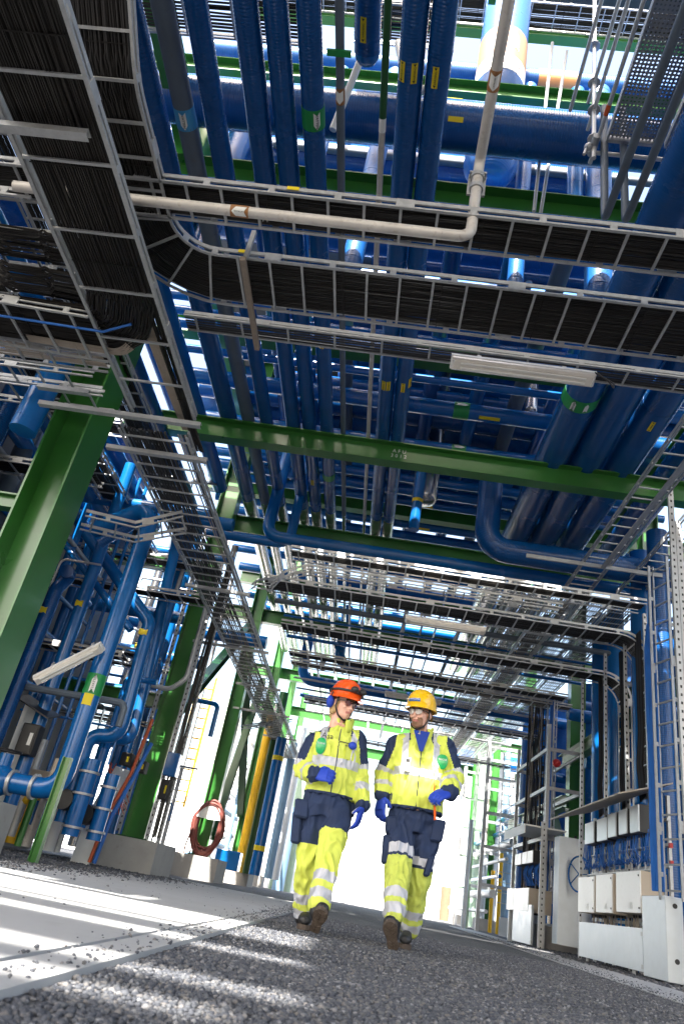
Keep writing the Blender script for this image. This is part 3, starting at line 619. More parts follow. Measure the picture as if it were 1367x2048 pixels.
mb = MB(); mb.bar((-1.72,4.45,4.98), (-1.72,5.62,4.98), .05, .045); tag(mb.build('support_bracket', BRACK), 'brownish steel bracket under the left end of the wide ladder', 'bracket')
# ladder running away on the left, lower level
zA = 4.5
la = ladder([V(-2.72,1.9,zA), V(-2.72,6.3,zA)], .70, 'broad zinc cable ladder running away overhead at the left edge', step=.62, hgt=.09, rail=.03)
cables(fillet([V(-2.72,1.9,zA), V(-2.72,4.6,zA), V(-2.9,5.1,zA+.02), V(-4.6,5.15,zA+.1)], .45, 6), .60, 'black cables packed on the broad left ladder, turning off left', k=30, layers=2, r=.0115, jit=.5)
cables([V(-2.46,1.9,zA), V(-2.46,7,zA+.02)], .10, 'black cables along the right rail of the broad left ladder', k=7, r=.010)
cables([V(-2.6,4.9,zA+.08), V(-2.53,6.6,zA+.03)], .12, 'bundle of pale grey cables on the broad left ladder', k=11, m=CABLEG, r=.007, layers=2)
cables(fillet([V(-3.9,5.35,zA+.03),V(-2.9,5.35,zA),V(-2.6,4.95,zA+.05)], .25), .1, 'loop of grey cables leaving the broad left ladder', k=8, m=CABLEG, r=.006)
lc = ladder([V(-2.88,6.55,zA-.08), V(-2.88,28,zA-.08)], .78, 'long zinc cable ladder receding down the left side towards the daylight', step=.30, hgt=.10, rail=.026)
cables([V(-2.98,6.55,zA-.08), V(-2.98,28,zA-.08)], .5, 'black cables lying on the left half of the long receding ladder', k=13, r=.014, step=.9, m=[CABLE,CABLED])
cables([V(-2.55,6.55,zA-.08), V(-2.55,28,zA-.08)], .12, 'black cables lying by the right rail of the long receding ladder', k=4, r=.012, step=.9, m=[CABLED,CABLEG])
for i, (y, z, x0, x1, lab) in enumerate(((6.28,zA-.10,-4.1,-2.28,'zinc channel arm under the left ladder beside the nearest green column, lower of two'), (6.28,zA+.12,-4.2,-3.6,'short zinc channel on the nearest green column'), (6.9,zA-.16,-3.5,-2.3,'zinc channel arm under the start of the receding ladder'),
        (3.0,zA-.08,-3.6,-2.45,'zinc channel arm under the broad ladder at the picture edge'), (11.0,zA-.17,-3.4,-2.3,'zinc cross channel under the receding ladder, second bay'), (14.2,zA-.17,-3.9,-2.3,'zinc cross channel from the dark green valve column'), (17.2,zA-.17,-3.4,-2.3,'zinc cross channel under the receding ladder, past the valve column'), (20.1,zA-.17,-3.9,-2.3,'zinc cross channel from the hose column'), (23.5,zA-.17,-3.4,-2.3,'zinc cross channel under the far end of the receding ladder'))):
    mb = MB(); mb.box(x0,x1,y-.035,y-.03,z-.04,z+.01); mb.box(x0,x1,y-.03,y+.03,z+.005,z+.01); mb.box(x0,x1,y-.03,y+.03,z-.04,z-.035); tag(mb.build('zinc_channel', GALV), lab, 'bracket', 'zinc channel arms')
lb = ladder([V(-2.75,4.75,zA+.02), V(-4.6,4.75,zA+.1)], .05, 'unused', step=9) if False else None
le = ladder([V(-4.7,5.15,zA+.06), V(-3.08,5.15,zA-.02)], .62, 'zinc branch ladder leaving left below the black cables', step=.33, hgt=.10)
lf = ladder([V(-5.4,5.75,4.7), V(-3.3,5.75,4.7)], .34, 'narrow zinc ladder with coloured cables behind the left branch', step=.35)
cables([V(-5.4,5.75,4.7), V(-3.3,5.75,4.7)], .25, 'mixed pale cables on the narrow left ladder', k=10, m=CABLEG, r=.008)
pipe('blue_cable_duct', [(-4.4,5.0,4.47),(-3.0,5.02,4.44),(-2.7,4.9,4.47)], .012, CABLEB, 'single bright blue cable on the left branch ladder', 'cable', seams=0)
for i, (px, py, z, lab) in enumerate(((85,430,4.95,'short zinc tray at the far left edge with looped black cables, upper'), (95,505,4.85,'short zinc tray at the far left edge with looped black cables, lower'))):
    c = oz(px,py,z); ladder([V(c.x-2.2,c.y,z),V(c.x,c.y,z)], .42, lab, step=.33)
    cables(fillet([V(c.x-2.2,c.y,z),V(c.x-.75,c.y,z),V(c.x-.35,c.y+.12,z-.22),V(c.x+.05,c.y+.15,z-.2),V(c.x+.5,c.y+.3,z-.1)], .25), .36, ['black cables sagging from the upper left edge tray','black cables sagging from the lower left edge tray'][i], k=16, r=.013, jit=.7, ties=False)
for i,(x,z) in enumerate(((-4.25,6.1),(-5.0,5.6))): ladder([V(x,2.5,z),V(x,13,z)], .5, ['zinc ladder running overhead left of the near column, inner','zinc ladder running overhead left of the near column, outer'][i], step=.33); cables([V(x,2.5,z),V(x,13,z)], .4, ['cables on the inner ladder left of the near column','cables on the outer ladder left of the near column'][i], k=16, r=.013, step=1)
ladder([V(-5.6,6.6,5.0), V(-3.75,6.6,5.0)], .3, 'zinc ladder at left edge above the thick blue elbow', step=.35)
ladder([V(-5.6,7.3,5.2), V(-3.9,7.3,5.2)], .4, 'zinc ladder at left edge behind the nearest green column', step=.35)
ladder([V(-4.1,8.2,3.95), V(-3.5,8.5,4.02), V(-2.9,8.55,4.3)], .5, 'zinc branch ladder joining the receding ladder from the near column', step=.3, hgt=.1)
# second set of crossing trays past the middle beam
S2 = [(10.85,5.12,.40,-1.75,4.0,'zinc cable ladder crossing under the second beam, nearest of three',6), (12.33,5.1,.60,-2.35,3.55,'zinc cable ladder packed with black cables above the second lamp',26), (14.5,5.05,.55,-2.2,4.05,'zinc cable ladder packed with black cables past the second lamp',30)]
for i, (y, z, w, x0, x1, lab, k) in enumerate(S2):
    if i == 0: path = [V(x0,y,z), V(x1,y,z)]; wf = None
    else: path = None
    if i == 0:
        ladder(path, w, lab, step=.3); cables(path, w*.5, 'sparse cables on the nearest ladder under the second beam', k=k, ties=False)
    else:
        xv = (4.55, 4.95)[i-1]; yv = y
        path = fillet([V(x0,y,z), V(xv,y,z), V(xv,y,2.45)], .5, 7)
        ladder(path, w, lab+', bending down at right', wfix=V(0,-1,0), step=.3); cables(path, w*.86, ['thick black cables on the ladder above the second lamp, dropping at right','thick black cables on the ladder past the second lamp, dropping at right'][i-1], wfix=V(0,-1,0), k=int(k*.55), layers=1, r=.015, jit=.6, m=[CABLE,CABLED,CABLED])
ladder(fillet([V(-2.2,11.2,4.55), V(-2.2,11.9,5.0), V(-1.6,12.0,5.35), V(3,12.0,5.35)], .5), .3, 'narrow zinc ladder curving up beside the receding ladder', step=.35)
for x0, x1, y, z, lab in ((-2.3,4.5,17.3,5.3,'dark cable tray seen edge-on past the steel claddings'), (-2.4,5,18.8,5.5,'second dark cable tray edge-on past the steel claddings'), (-2.2,5,22.3,5.4,'far cable tray above the blue pipes over the helmets'), (-2.2,5,26.5,5.2,'farthest cable tray crossing above the yellow helmet')):
    ladder([V(x0,y,z),V(x1,y,z)], .45, lab, step=.35); cables([V(x0,y,z),V(x1,y,z)], .4, 'cables in the '+lab, k=8, r=.015, m=[CABLED,CABLED,CABLEG])
# ladders running away on the right
for x, w, y0, y1, z, lab, k in ((3.5,.46,6.4,13.2,6.15,'empty zinc ladder running away below the thick right pipes',0), (4.45,.40,7.5,13.2,6.2,'second empty zinc ladder at the right edge below the thick pipes',0),
        (2.75,.5,13.5,33,6.2,'receding zinc ladder with pale cables, innermost on the right',8), (3.4,.5,13.5,33,6.2,'receding zinc ladder with pale cables, second on the right',9), (4.05,.5,13.5,33,6.25,'receding zinc ladder with dark cables, third on the right',9), (4.7,.5,13.5,33,6.3,'receding zinc ladder with dark cables, outermost on the right',8), (3.1,.45,14,33,5.75,'lower receding zinc ladder under the right-hand group',8)):
    ladder([V(x,y0,z),V(x,y1,z)], w, lab, step=.3, marks=(20,))
    if k: cables([V(x,y0,z),V(x,y1,z)], w*.85, 'cables on the '+lab.replace('receding ',''), k=k, m=CABLEG if 'pale' in lab else CABLE, r=.016, step=1.2)
pf = MB(); xq, yq = 3.2, 11.55
pf.box(2.25,4.6,11.50,11.53,6.02,6.09); pf.box(3.55,3.62,7.8,11.5,6.02,6.05); tag(pf.build('perforated_channel', GALV), 'perforated zinc channel below the thick right pipes', 'bracket')
# vertical trays and cable drops on the right
def vpost(x, y, z0, z1, lab, w=.05):
    mb = MB(); mb.box(x-w/2,x+w/2,y-.004,y,z0,z1); mb.box(x-w/2,x-w/2+.004,y,y+.04,z0,z1); mb.box(x+w/2-.004,x+w/2,y,y+.04,z0,z1); r = MB
    o = tag(mb.build('zinc_post', SLOT), lab, 'post', 'zinc posts of the right-hand cable rack')
    h = MB()
    n = int((z1-z0)/.12)
    return o
bl = cables([V(3.95,10.45,1.0), V(3.95,10.45,4.3), V(4.05,10.6,4.75), V(4.5,10.9,5.0)], .20, 'bright blue cable bundle rising vertically on the right', wfix=V(.5,-1,0), k=16, layers=2, r=.011, m=CABLEB)
lv = ladder([V(4.02,10.15,.9), V(4.02,10.15,5.6)], .42, 'upright zinc ladder beside the blue cable bundle at the right edge', wfix=V(.3,-1,0), step=.3)
vpost(4.22,9.85,.05,6.2,'tall perforated zinc post at the right edge',.09); vpost(4.0,9.55,0,6.6,'tall zinc post cut by the right picture edge',.08)
MB_ = MB().tube([(4.225,9.80,2.5),(4.225,9.80,2.72)],.055,8); tag(MB_.build('green_tape', BGREEN),'green tape mark on the right zinc post','tape')
for i, (x, y, lab) in enumerate(((4.3,11.9,'black cable drop behind the cabinets, right one of three'), (4.35,12.9,'black cable drop behind the cabinets, middle of three'), (4.4,14.3,'black cable drop behind the cabinets, left one of three'))):
    cables([V(x,y,2.35), V(x,y+.1,2.9), V(x,y,3.4), V(x,y+.05,5.1)], .26, lab, wfix=V(0,-1,0), k=9, layers=1, r=.014, jit=.5, m=[CABLED,CABLE])
for i, (x, y) in enumerate(((4.2,11.3),(4.25,12.4),(4.25,13.5),(4.25,15.0))):
    vpost(x, y, 0, 5.2, 'zinc post behind the white cabinets, %s from the right' % ORD[i], .05)
# tall tray of loose black cables further along
lt = ladder([V(4.35,19.6,.9), V(4.35,19.6,5.9)], .8, 'tall upright wire tray full of loose black cables', wfix=V(.25,-1,0), step=.28, m=CABLE)
cables([V(4.3,19.6,.9), V(4.3,19.6,3), V(4.3,19.65,5.9)], .72, 'loose black cables in the tall upright tray', wfix=V(.25,-1,0), k=19, layers=1, r=.015, jit=1.9, step=.3, m=[CABLE,CABLE,CABLED,CABLEG])
lt2 = ladder([V(4.5,18.6,.9), V(4.5,18.6,5.7)], .35, 'slim upright zinc ladder with light blue cables beside the tall tray', wfix=V(.25,-1,0), step=.3)
cables([V(4.48,18.6,.9), V(4.48,18.6,5.7)], .2, 'light blue cables on the slim upright ladder', wfix=V(.25,-1,0), k=8, r=.012, m=CABLEB)
tag(MB().box(3.95,4.75,20.0,20.06,0,1.05).build('cover_plate', GALVN), 'grey cover plate at the foot of the tall black cable tray', 'plate')
# ================================================================== LAMPS
def tube_lamp(c, d, n, L, label):
    c, d, n = Vector(c), Vector(d).normalized(), Vector(n).normalized(); w = d.cross(n)
    root = thing('tube_lamp', c); tag(root, label, 'lamp', 'fluorescent lamps')
    mb = MB(); mb.obox(c-n*.02, d*L/2, w*.075, n*.02); mb.obox(c-n*.047, d*L/2*.96, w*.05, n*.008); mb.build('housing', WHITE, root)
    prof = [(-.07,0),(-.066,.035),(-.045,.06),(.045,.06),(.066,.035),(.07,0)]; mb = MB(); vs = []; fs = []
    for e in (-1, 1):
        for a, b_ in prof: vs.append(c+d*e*(L/2-.015-(.02 if b_ > .05 else 0))+w*a+n*b_)
    for i in range(5): fs.append((i,i+1,7+i,6+i))
    fs += [(5,4,3,2,1,0),(6,7,8,9,10,11)]; mb.add(vs, fs).build('diffuser', WLAMP, root)
    mb = MB()
    for s in (-.025,.025): mb.tube([c+d*(-L/2+.1)+w*s+n*.061, c+d*(L/2-.1)+w*s+n*.061], .011, 8)
    mb.build('tube', PAPER, root, 60)
    for e in (-.6,.6): MB().obox(c+d*e*L/2*1.0-n*.12, d*.02, w*.012, n*.085).build('hanger', GALV, root)
    return root
tube_lamp((.95,5.56,5.08), (1,0,0), (0,-.45,-1), 1.42, 'wide fluorescent lamp hanging under the near cable ladders')
tube_lamp((1.02,12.2,4.78), (1,0,0), (0,-.45,-1), 1.45, 'fluorescent lamp hanging under the second set of ladders')
tube_lamp((.95,18.9,5.1), (1,0,0), (0,-.45,-1), 1.5, 'far fluorescent lamp just above the yellow helmet')
a, b_ = oy(70,1362,9.2), oy(205,1294,9.2); tube_lamp((a+b_)/2, b_-a, (.2,-.6,-1), (b_-a).length, 'tilted fluorescent lamp among the blue pipes on the left')
pipe('lamp_lead', [(1.64,5.5,5.12),(1.75,5.45,5.0),(1.82,5.5,4.95),(1.85,5.6,5.1),(1.7,5.7,5.3)], .009, BLACK, 'black lead looping from the end of the near lamp', 'cable', seams=0, bend=.06, seg=8)
# ================================================================== LEFT-HAND PIPEWORK
def at9(px, py, Y): return oy(px, py, Y)
def vp(pts, r, lab, m_=BLUEP, bend=None, seams=1.2, name='standing_pipe'): return pipe(name, pts, r, m_, lab, 'pipe', 'blue pipes standing on the left', bend=bend, seams=seams)
x4, y4 = -3.75, 9.5
lv4 = vp([(-4.7,9.85,4.55),(x4,y4,4.95),(x4,y4,.80),(-4.6,y4,.80)], .125, 'bright blue standing pipe with green band and elbow at its foot', bend=.24)
c = V(x4,y4,oy(195,1372,y4).z); band(lv4, c, V(0,0,1), .28, BGREEN, arrow=1, face=V(.25,-1,0), txt='KYLVATTEN'); 
mb = MB(); c2 = V(x4,y4,oy(185,1403,y4).z); patch(mb, c2, V(1,0,0) if 0 else V(0,0,1), V(.15,-1,0), .125, .5, .075, 6, .005); mb.build('warning_label', YELL, lv4)
for z in (.80,): pass
for dx in (.32, .62):
    mb = MB(); mb.tube([(x4-dx-.02,y4,.80),(x4-dx+.02,y4,.80)], .155, 20); mb.build('flange', GALV, lv4, 40)
vlv = MB(); vlv.sphere((-4.55,y4,.80), .2, .18, .2); vlv.tube([(-4.55,y4,.86),(-4.55,y4,1.12)], .09, 14); vlv.tube([(-4.62,y4-.1,.35),(-4.62,y4-.1,.72)], .17, 18); vlv.tube([(-4.62,y4-.1,.33),(-4.62,y4-.1,.37)], .21, 18); vlv.tube([(-4.62,y4-.1,.66),(-4.62,y4-.1,.70)], .21, 18)
vl = tag(vlv.build('control_valve', BLUEP, None, 50), 'round blue valve body at the foot of the bright standing pipe', 'valve')
mb = MB(); mb.tube([(-4.55+math.cos(t/12*6.283)*.16, y4+math.sin(t/12*6.283)*.16, 1.16) for t in range(13)], .014, 6); mb.bar((-4.71,y4,1.16),(-4.39,y4,1.16),.02,.012); mb.build('handwheel', BLACK, vl)
x1_, y1_ = -5.15, 9.6
lv1 = vp([(x1_+.02,y1_,5.6),(x1_,y1_,.3)], .115, 'long blue standing pipe close behind the nearest green column'); c = V(x1_,y1_,oy(12,1310,y1_).z); band(lv1, c, V(0,0,1), .3, PAPER, arrow=0)
lv2 = vp([(-5.0,10.1,3.9),(-5.05,10.4,3.95),(-5.05,10.1,3.6),(-5.1,10.1,.3)], .105, 'ribbed blue standing pipe with a bend at its top, second from the left', m_=BLUE, bend=.2)
warn(lv2, (-5.08,10.1,oy(80,1222,10.1).z), V(1,0,0), V(0,-1,0), txt=False, L=.12, hw=.05)
q0, q1 = oy(262,930,10.6), oy(97,1400,10.6); lv3 = vp([(q0.x,10.6,q0.z),(q1.x,10.6,.3)], .10, 'dark blue standing pipe with two yellow labels, middle of the left group')
for py, px in ((1050,222),(1212,172)): warn(lv3, (q1.x+(q0.x-q1.x)*.5,10.6,oy(px,py,10.6).z), V(1,0,0), V(.2,-1,0), txt=False, L=.12, hw=.05)
q0, q1 = oy(299,1245,11.2), oy(238,1475,11.2)
lv5 = vp([(-5.4,11.1,5.0),(q0.x,11.2,q0.z),(q1.x,11.2,q1.z),(q1.x-.45,11.2,q1.z-.02),(q1.x-.45,11.2,.5)], .105, 'blue pipe that slants down right then drops to an elbow', bend=.2)
warn(lv5, (q0.x-.02,11.2,oy(292,1268,11.2).z), V(1,0,0), V(.1,-1,0), txt=False, L=.14, hw=.05)
q0, q1 = oy(340,1110,12.2), oy(262,1480,12.2); lv6 = vp([(q0.x,12.2,q0.z+1),(q1.x,12.2,q1.z),(q1.x-.4,12.2,q1.z-.05),(q1.x-.4,12.2,.5)], .10, 'dark blue standing pipe left of the dark green column', bend=.18)
warn(lv6, (q0.x-.02,12.2,oy(312,1300,12.2).z), V(1,0,0), V(.1,-1,0), txt=False, L=.14, hw=.05)
q0, q1 = oy(120,1075,10.9), oy(262,1260,10.9); vp([q0, q1], .06, 'thin dark blue slanting pipe under the thicker slanting one', seams=0)
q0, q1 = oy(200,1085,9.9), oy(310,1022,9.7); dd = pipe('slanting_strut', [q0, q1], .09, BLUE, 'short dark blue slanting pipe joining the top of the bright standing pipe', 'pipe', seams=0)
q0, q1 = oy(368,1120,12.9), oy(350,1290,12.9); vp([(q0.x,12.9,6.5),(q0.x,12.9,1.2)], .09, 'dark blue standing pipe partly hidden right of the slanted pipes')
for px, Y, r, lab, m_ in ((195,11.6,.03,'very thin blue pipe rising behind the slanting pipes, left',BLUEP),(215,11.7,.03,'very thin blue pipe rising behind the slanting pipes, right',BLUEP),(150,12.6,.07,'blue standing pipe far behind the ribbed one',BLUEP),(330,13.3,.07,'slim blue standing pipe just before the dark green column',BLUEP),(60,11.8,.05,'slim blue pipe on the grey wall',BLUEP)):
    q = oy(px,1200,Y); vp([(q.x,Y,.4),(q.x,Y,6.5)], r, lab, m_, seams=0)
# thick blue elbow at the left edge and the grey wall
a, b_ = oy(140,680,7.1), oy(45,862,7.1); pipe('large_pipe', [(a.x,7.1,a.z+1.2),a,b_], .165, BLUEP, 'thick ribbed blue pipe at the left edge above the near column', seams=.8)
# ================================================================== VALVES, BOXES AND CLUTTER ON THE LEFT

lw = random.Random(3)
for i in range(12):
    y = 7.3+i*.55+lw.uniform(-.15,.15); x = -6.3+lw.uniform(0,.45); pipe('standing_pipe', [(x,y,lw.uniform(.3,3)),(x,y,lw.uniform(6.5,8))], lw.choice([.05,.08,.11,.15]), lw.choice([BLUE,BLUEP,BLUEP,GREYP]), 'upright pipe against the dark wall on the left, %s from the front' % ORD[i], 'pipe', 'upright pipes on the dark wall', seams=1)
for i in range(9):
    z = 2.6+i*.62+lw.uniform(-.2,.2); x = -5.9+lw.uniform(-.1,.5); pipe('wall_pipe', [(x,7.0,z),(x,13.5,z)], lw.choice([.04,.06,.09,.12]), lw.choice([BLUEP,BLUE,GALV,BLUEP]), 'level pipe along the dark wall on the left, %s from below' % ORD[i], 'pipe', 'level pipes on the dark wall', seams=1.2)
for i,(y,z) in enumerate(((7.0,5.9),(7.2,6.6),(8.8,4.9),(9.6,6.3))): ladder([V(-6.4,y,z),V(-4.4,y,z)], .4, 'zinc ladder between the dark wall and the near column, %s' % ['lowest in front','highest in front','lower one behind','upper one behind'][i], step=.3); cables([V(-6.4,y,z),V(-4.4,y,z)], .3, 'cables on the zinc ladder between wall and near column, %s' % ['lowest in front','highest in front','lower one behind','upper one behind'][i], k=12, r=.013, step=1)
# ================================================================== DECKS OVERHEAD (added to block the sun; slits let streaks through)
GRATE = mat('grating_steel', (.10,.11,.115), .7, .3, var=.3, vscale=3)
def deck(x0, x1, y0, y1, z, lab, holes=()):
    root = thing('shade_deck', (x0, y0, z)); tag(root, lab, 'floor')
    ys = sorted({y0, y1, *[v for h in holes for v in h[2:]]})
    for a, b_ in zip(ys[:-1], ys[1:]):
        cut = sorted((h[0], h[1]) for h in holes if h[2] <= a and h[3] >= b_); x = x0
        for h0, h1 in cut+[(x1, None)]:
            if h0 > x: MB().box(x, h0, a, b_, z, z+.06).build('shade_panel', GRATE, root)
            x = h1
    for k in range(int((x1-x0)//3)+1):
        if not -7.2 < x0+.2+k*3 < -1.6: MB().ibeam((x0+.2+k*3,y0,z-.13),(x0+.2+k*3,y1,z-.13),.24,.12).build('joist', GREEN, root)
    return root
deck(-14, 13, -24, 2.6, 13.4, 'added shade deck over the near end of the rack, slit for sun streaks', [(-7,-2.95,-9.22,-9.04),(-6.5,-2.8,-8.78,-8.56),(-7,-2.85,-7.78,-7.54),(-6,-3.4,-7.12,-6.96),(-5.2,-2.9,-6.85,-5.75),(-6.8,-4.1,-5.5,-4.95),(-2.22,-1.92,-4.22,-3.98)])  # added above view: slits cast ground streaks, small hole lights the man's chest
deck(-6, 8, 4.75, 6.25, 13.4, 'added narrow sun-blocking strip over the near end of the rack')  # added strip that keeps sun dapples off the middle beam
deck(-6.0, 2.2, 11.0, 20.5, 12.6, 'added shade deck over the middle of the rack, left')
deck(2.6, 8.0, 12.5, 20.5, 12.9, 'added shade deck over the middle of the rack, right')  # both middle decks are added to shade the ground farther back
# perforated scaffold deck, top right
PERF = bpy.data.materials.new('perforated_zinc'); PERF.use_nodes = True
def perf():
    t = PERF.node_tree; N = t.nodes; L = t.links; b = N['Principled BSDF']; b.inputs['Base Color'].default_value = (.40,.41,.43,1); b.inputs['Metallic'].default_value = .6; b.inputs['Roughness'].default_value = .45
    tc = N.new('ShaderNodeTexCoord'); mp = N.new('ShaderNodeMapping'); mp.inputs['Scale'].default_value = (24,24,0); L.new(tc.outputs['Object'], mp.inputs[0])
    vo = N.new('ShaderNodeTexVoronoi'); vo.inputs['Scale'].default_value = 1; vo.inputs['Randomness'].default_value = 0.12; vo.voronoi_dimensions = '2D'; L.new(mp.outputs[0], vo.inputs['Vector'])
    lt = N.new('ShaderNodeMath'); lt.operation = 'LESS_THAN'; lt.inputs[1].default_value = .27; L.new(vo.outputs['Distance'], lt.inputs[0])
    tr = N.new('ShaderNodeBsdfTransparent'); mx = N.new('ShaderNodeMixShader'); L.new(lt.outputs[0], mx.inputs[0]); L.new(b.outputs[0], mx.inputs[1]); L.new(tr.outputs[0], mx.inputs[2]); L.new(mx.outputs[0], N['Material Output'].inputs[0])
perf()
zs = 8.35; a = oz(1212,272,zs); 
sx0 = a.x; sy1 = a.y
for i in range(3):
    root = thing('scaffold_plank', (sx0+i*.66, -1, zs)); tag(root, ['perforated zinc scaffold plank at the top right, left of three','perforated zinc scaffold plank at the top right, middle of three','perforated zinc scaffold plank at the top right, right of three'][i], 'scaffold', 'perforated scaffold planks')
    x0 = sx0+i*.66; MB().box(x0+.02, x0+.60, -1, sy1, zs, zs+.006).build('perforated_sheet', PERF, root)
    for s in (x0, x0+.60): MB().box(s, s+.02, -1, sy1, zs-.05, zs+.05).build('edge_rail', GALV, root)
    MB().box(x0, x0+.62, sy1, sy1+.04, zs-.06, zs+.05).build('end_hook', GALV, root)
WTUBE = mat('scaffold_tube', (.62,.62,.61), .45, .4, var=.15, vscale=8)
def stube(p, q, lab, r=.024): return tag(MB().tube([p,q], r, 12).build('scaffold_tube', WTUBE, None, 40), lab, 'scaffold', 'scaffold tubes')
sy = sy1+.05
for i, (dx, dz, lab) in enumerate(((-.10,-.08,'scaffold tube along the left edge of the perforated deck, lowest'),(-.13,.55,'scaffold handrail tube left of the perforated deck, middle'),(-.13,1.1,'scaffold handrail tube left of the perforated deck, top'),(-.35,.9,'white lit scaffold tube running beside the tan banded vessel'))):
    stube((sx0+dx,-1,zs+dz),(sx0+dx,sy+.25,zs+dz),lab)
pst = stube((sx0-.13,sy,zs-.35),(sx0-.13,sy,zs+3.5),'upright scaffold tube with ring couplers at the deck corner', .026)
for dz in (0,.55,1.1,1.9): MB().tube([(sx0-.13,sy,zs+dz-.006),(sx0-.13,sy,zs+dz+.006)], .075, 10).build('ring_coupler', GALV, pst)
cpl = MB(); cpl.tube([(sx0-.13,sy-.12,zs-.12),(sx0-.13,sy+.12,zs-.12)], .04, 12); cpl.sphere((sx0-.19,sy,zs-.16),.05); cpl.tube([(sx0-.2,sy,zs-.14),(sx0-.24,sy,zs-.3)],.018,8); cpl.build('clamp', GALV, pst, 40)
stube((sx0-.2,sy+.1,zs-.1),(sx0+2.2,sy+.1,zs-.1),'scaffold tube across the far end of the perforated deck')
stube((sx0-.55,sy+1.2,zs+.2),(sx0-.45,sy+1.1,zs+4),'pale lit leaning scaffold post behind the deck, left'); stube((sx0-.45,sy+1.3,zs+.2),(sx0-.2,sy+1.2,zs+4),'pale lit leaning scaffold post behind the deck, right')
MB().tube([(sx0-.10,oz(1207,210,zs).y-.06,zs-.08),(sx0-.10,oz(1207,210,zs).y+.06,zs-.08)],.027,12).build('orange_tape', ORANGE, pst)
# upper tray
yt = 8.4; zt2 = oy(1120,35,yt).z
ladder([V(-5,yt,zt2),V(8,yt,zt2)], .55, 'cable ladder high up at the top right edge of the picture', step=.5); cables([V(-5,yt,zt2),V(8,yt,zt2)], .5, 'dark cables on the high ladder at the top right', k=16, r=.016, step=2)
for (px,py,z,x0,x1,lab) in ((460,30,9.2,-4.2,-1.9,'short zinc ladder with black cables high at the top left'),(650,35,10.4,-1.6,-.4,'short zinc ladder with black cables high above the thin pipe')):
    y = oz(px,py,z).y; ladder([V(x0,y,z),V(x1,y,z)], .5, lab, step=.3); cables([V(x0,y,z),V(x1,y,z)], .4, 'cables on the '+lab.replace(' with black cables',''), k=10, r=.014)
# white pipes in the gap at the top
pipe('white_pipe', [(-.95,5.2,9.9),(-.72,5.2,8.95),(-.55,5.2,8.95),(-.35,5.2,8.95),(-.35,5.6,8.4)], .05, mat('white_pipe_paint',(.62,.64,.64),.4,var=.1), 'white painted pipe loop in the gap behind the capped pipe', bend=.12, seams=0)
pipe('white_pipe', [(oz(720,130,9).x,5,9.3),(oz(700,200,9).x-.1,5.4,8.3)], .045, MATS['white_pipe_paint'], 'white slanting pipe behind the capped pipe', seams=0)
for i,(px,r) in enumerate(((618,.1),(750,.16),(805,.10),(1110,.12),(1240,.13),(1300,.2))):
    q = oz(px,120,10.4); pipe('riser_pipe', [(q.x,7.6,8.0 if i%2 else 9.2),(q.x,7.6,13.3)], r, BLUEL if i%2 else BLUEP, 'pale blue riser high behind the big ribbed pipe, %s from the left' % ORD[i], 'pipe', 'risers behind the big ribbed pipe', seams=1)
# ================================================================== LEFT BACKDROP
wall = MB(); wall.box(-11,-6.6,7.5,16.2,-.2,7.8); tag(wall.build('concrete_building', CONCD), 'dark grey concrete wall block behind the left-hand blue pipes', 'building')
gb = MB(); gb.box(-10.5,-6.0,16.6,17.0,2.4,2.7); 
for i, (y, z, x0, x1, lab) in enumerate(((11.6,3.1,-6.2,-4.2,'zinc ladder on the left behind the bright standing pipe, low'),(11.9,4.4,-6.2,-3.3,'zinc ladder on the left behind the bright standing pipe, high'),(12.6,5.3,-6.2,-3.3,'zinc ladder on the left behind the slanting pipes, top'),(13.2,3.6,-6.2,-4.2,'zinc ladder on the left near the dark green column'),(15.5,2.7,-8,-4.2,'zinc ladder on the left behind the valves, low'),(15.8,4.0,-8,-4.2,'zinc ladder on the left behind the valves, high'))):
    ladder([V(x0,y,z),V(x1,y,z)], .4, lab, step=.3); cables([V(x0,y,z),V(x1,y,z)], .34, 'cables on the '+lab, k=9, r=.013, step=1)
for i, (y,z,x0,x1,r) in enumerate(((10.9,5.6,-6.2,-3.2,.1),(12.2,6.1,-6.3,-3.2,.13),(13.0,5.7,-6.3,-3.2,.08),(15.0,5.0,-9,-4.2,.14),(15.2,3.3,-9,-4.2,.10),(16.6,4.5,-9,-4.2,.16),(17.8,5.6,-9,-3,.16))):
    pipe('cross_pipe', [(x0,y,z),(x1,y,z)], r, BLUEP, 'blue cross pipe left of the green columns by the wall, %s from the front' % ORD[i], 'pipe', 'left cross pipes', seams=1.5 if r > .1 else 0)
for i, (x,y,r,m_) in enumerate(((-4.9,15.6,.12,BLUEP),(-5.4,16.4,.16,BLUEP),(-6.2,17.5,.12,STAIN),(-4.6,16.9,.06,GALV),(-5.0,18.2,.14,BLUEP),(-5.9,19.5,.2,BLUEL),(-4.5,18.6,.05,GALV),(-7.2,17.6,.2,BLUEL))):
    pipe('standing_pipe', [(x,y,.2),(x,y,7.5)], r, m_, 'standing pipe in the left background behind the dark green column, %s from the front' % ORD[i], 'pipe', 'left background pipes', seams=0)
for i,(z,x0) in enumerate(((3.0,-7.5),(5.9,-7.5))): steel('side_beam', (x0,14.25,z), (-4.2,14.25,z), ['green side beam running left from the valve column, low','green side beam running left from the valve column, high'][i], 'beam', h=.26, w=.18)
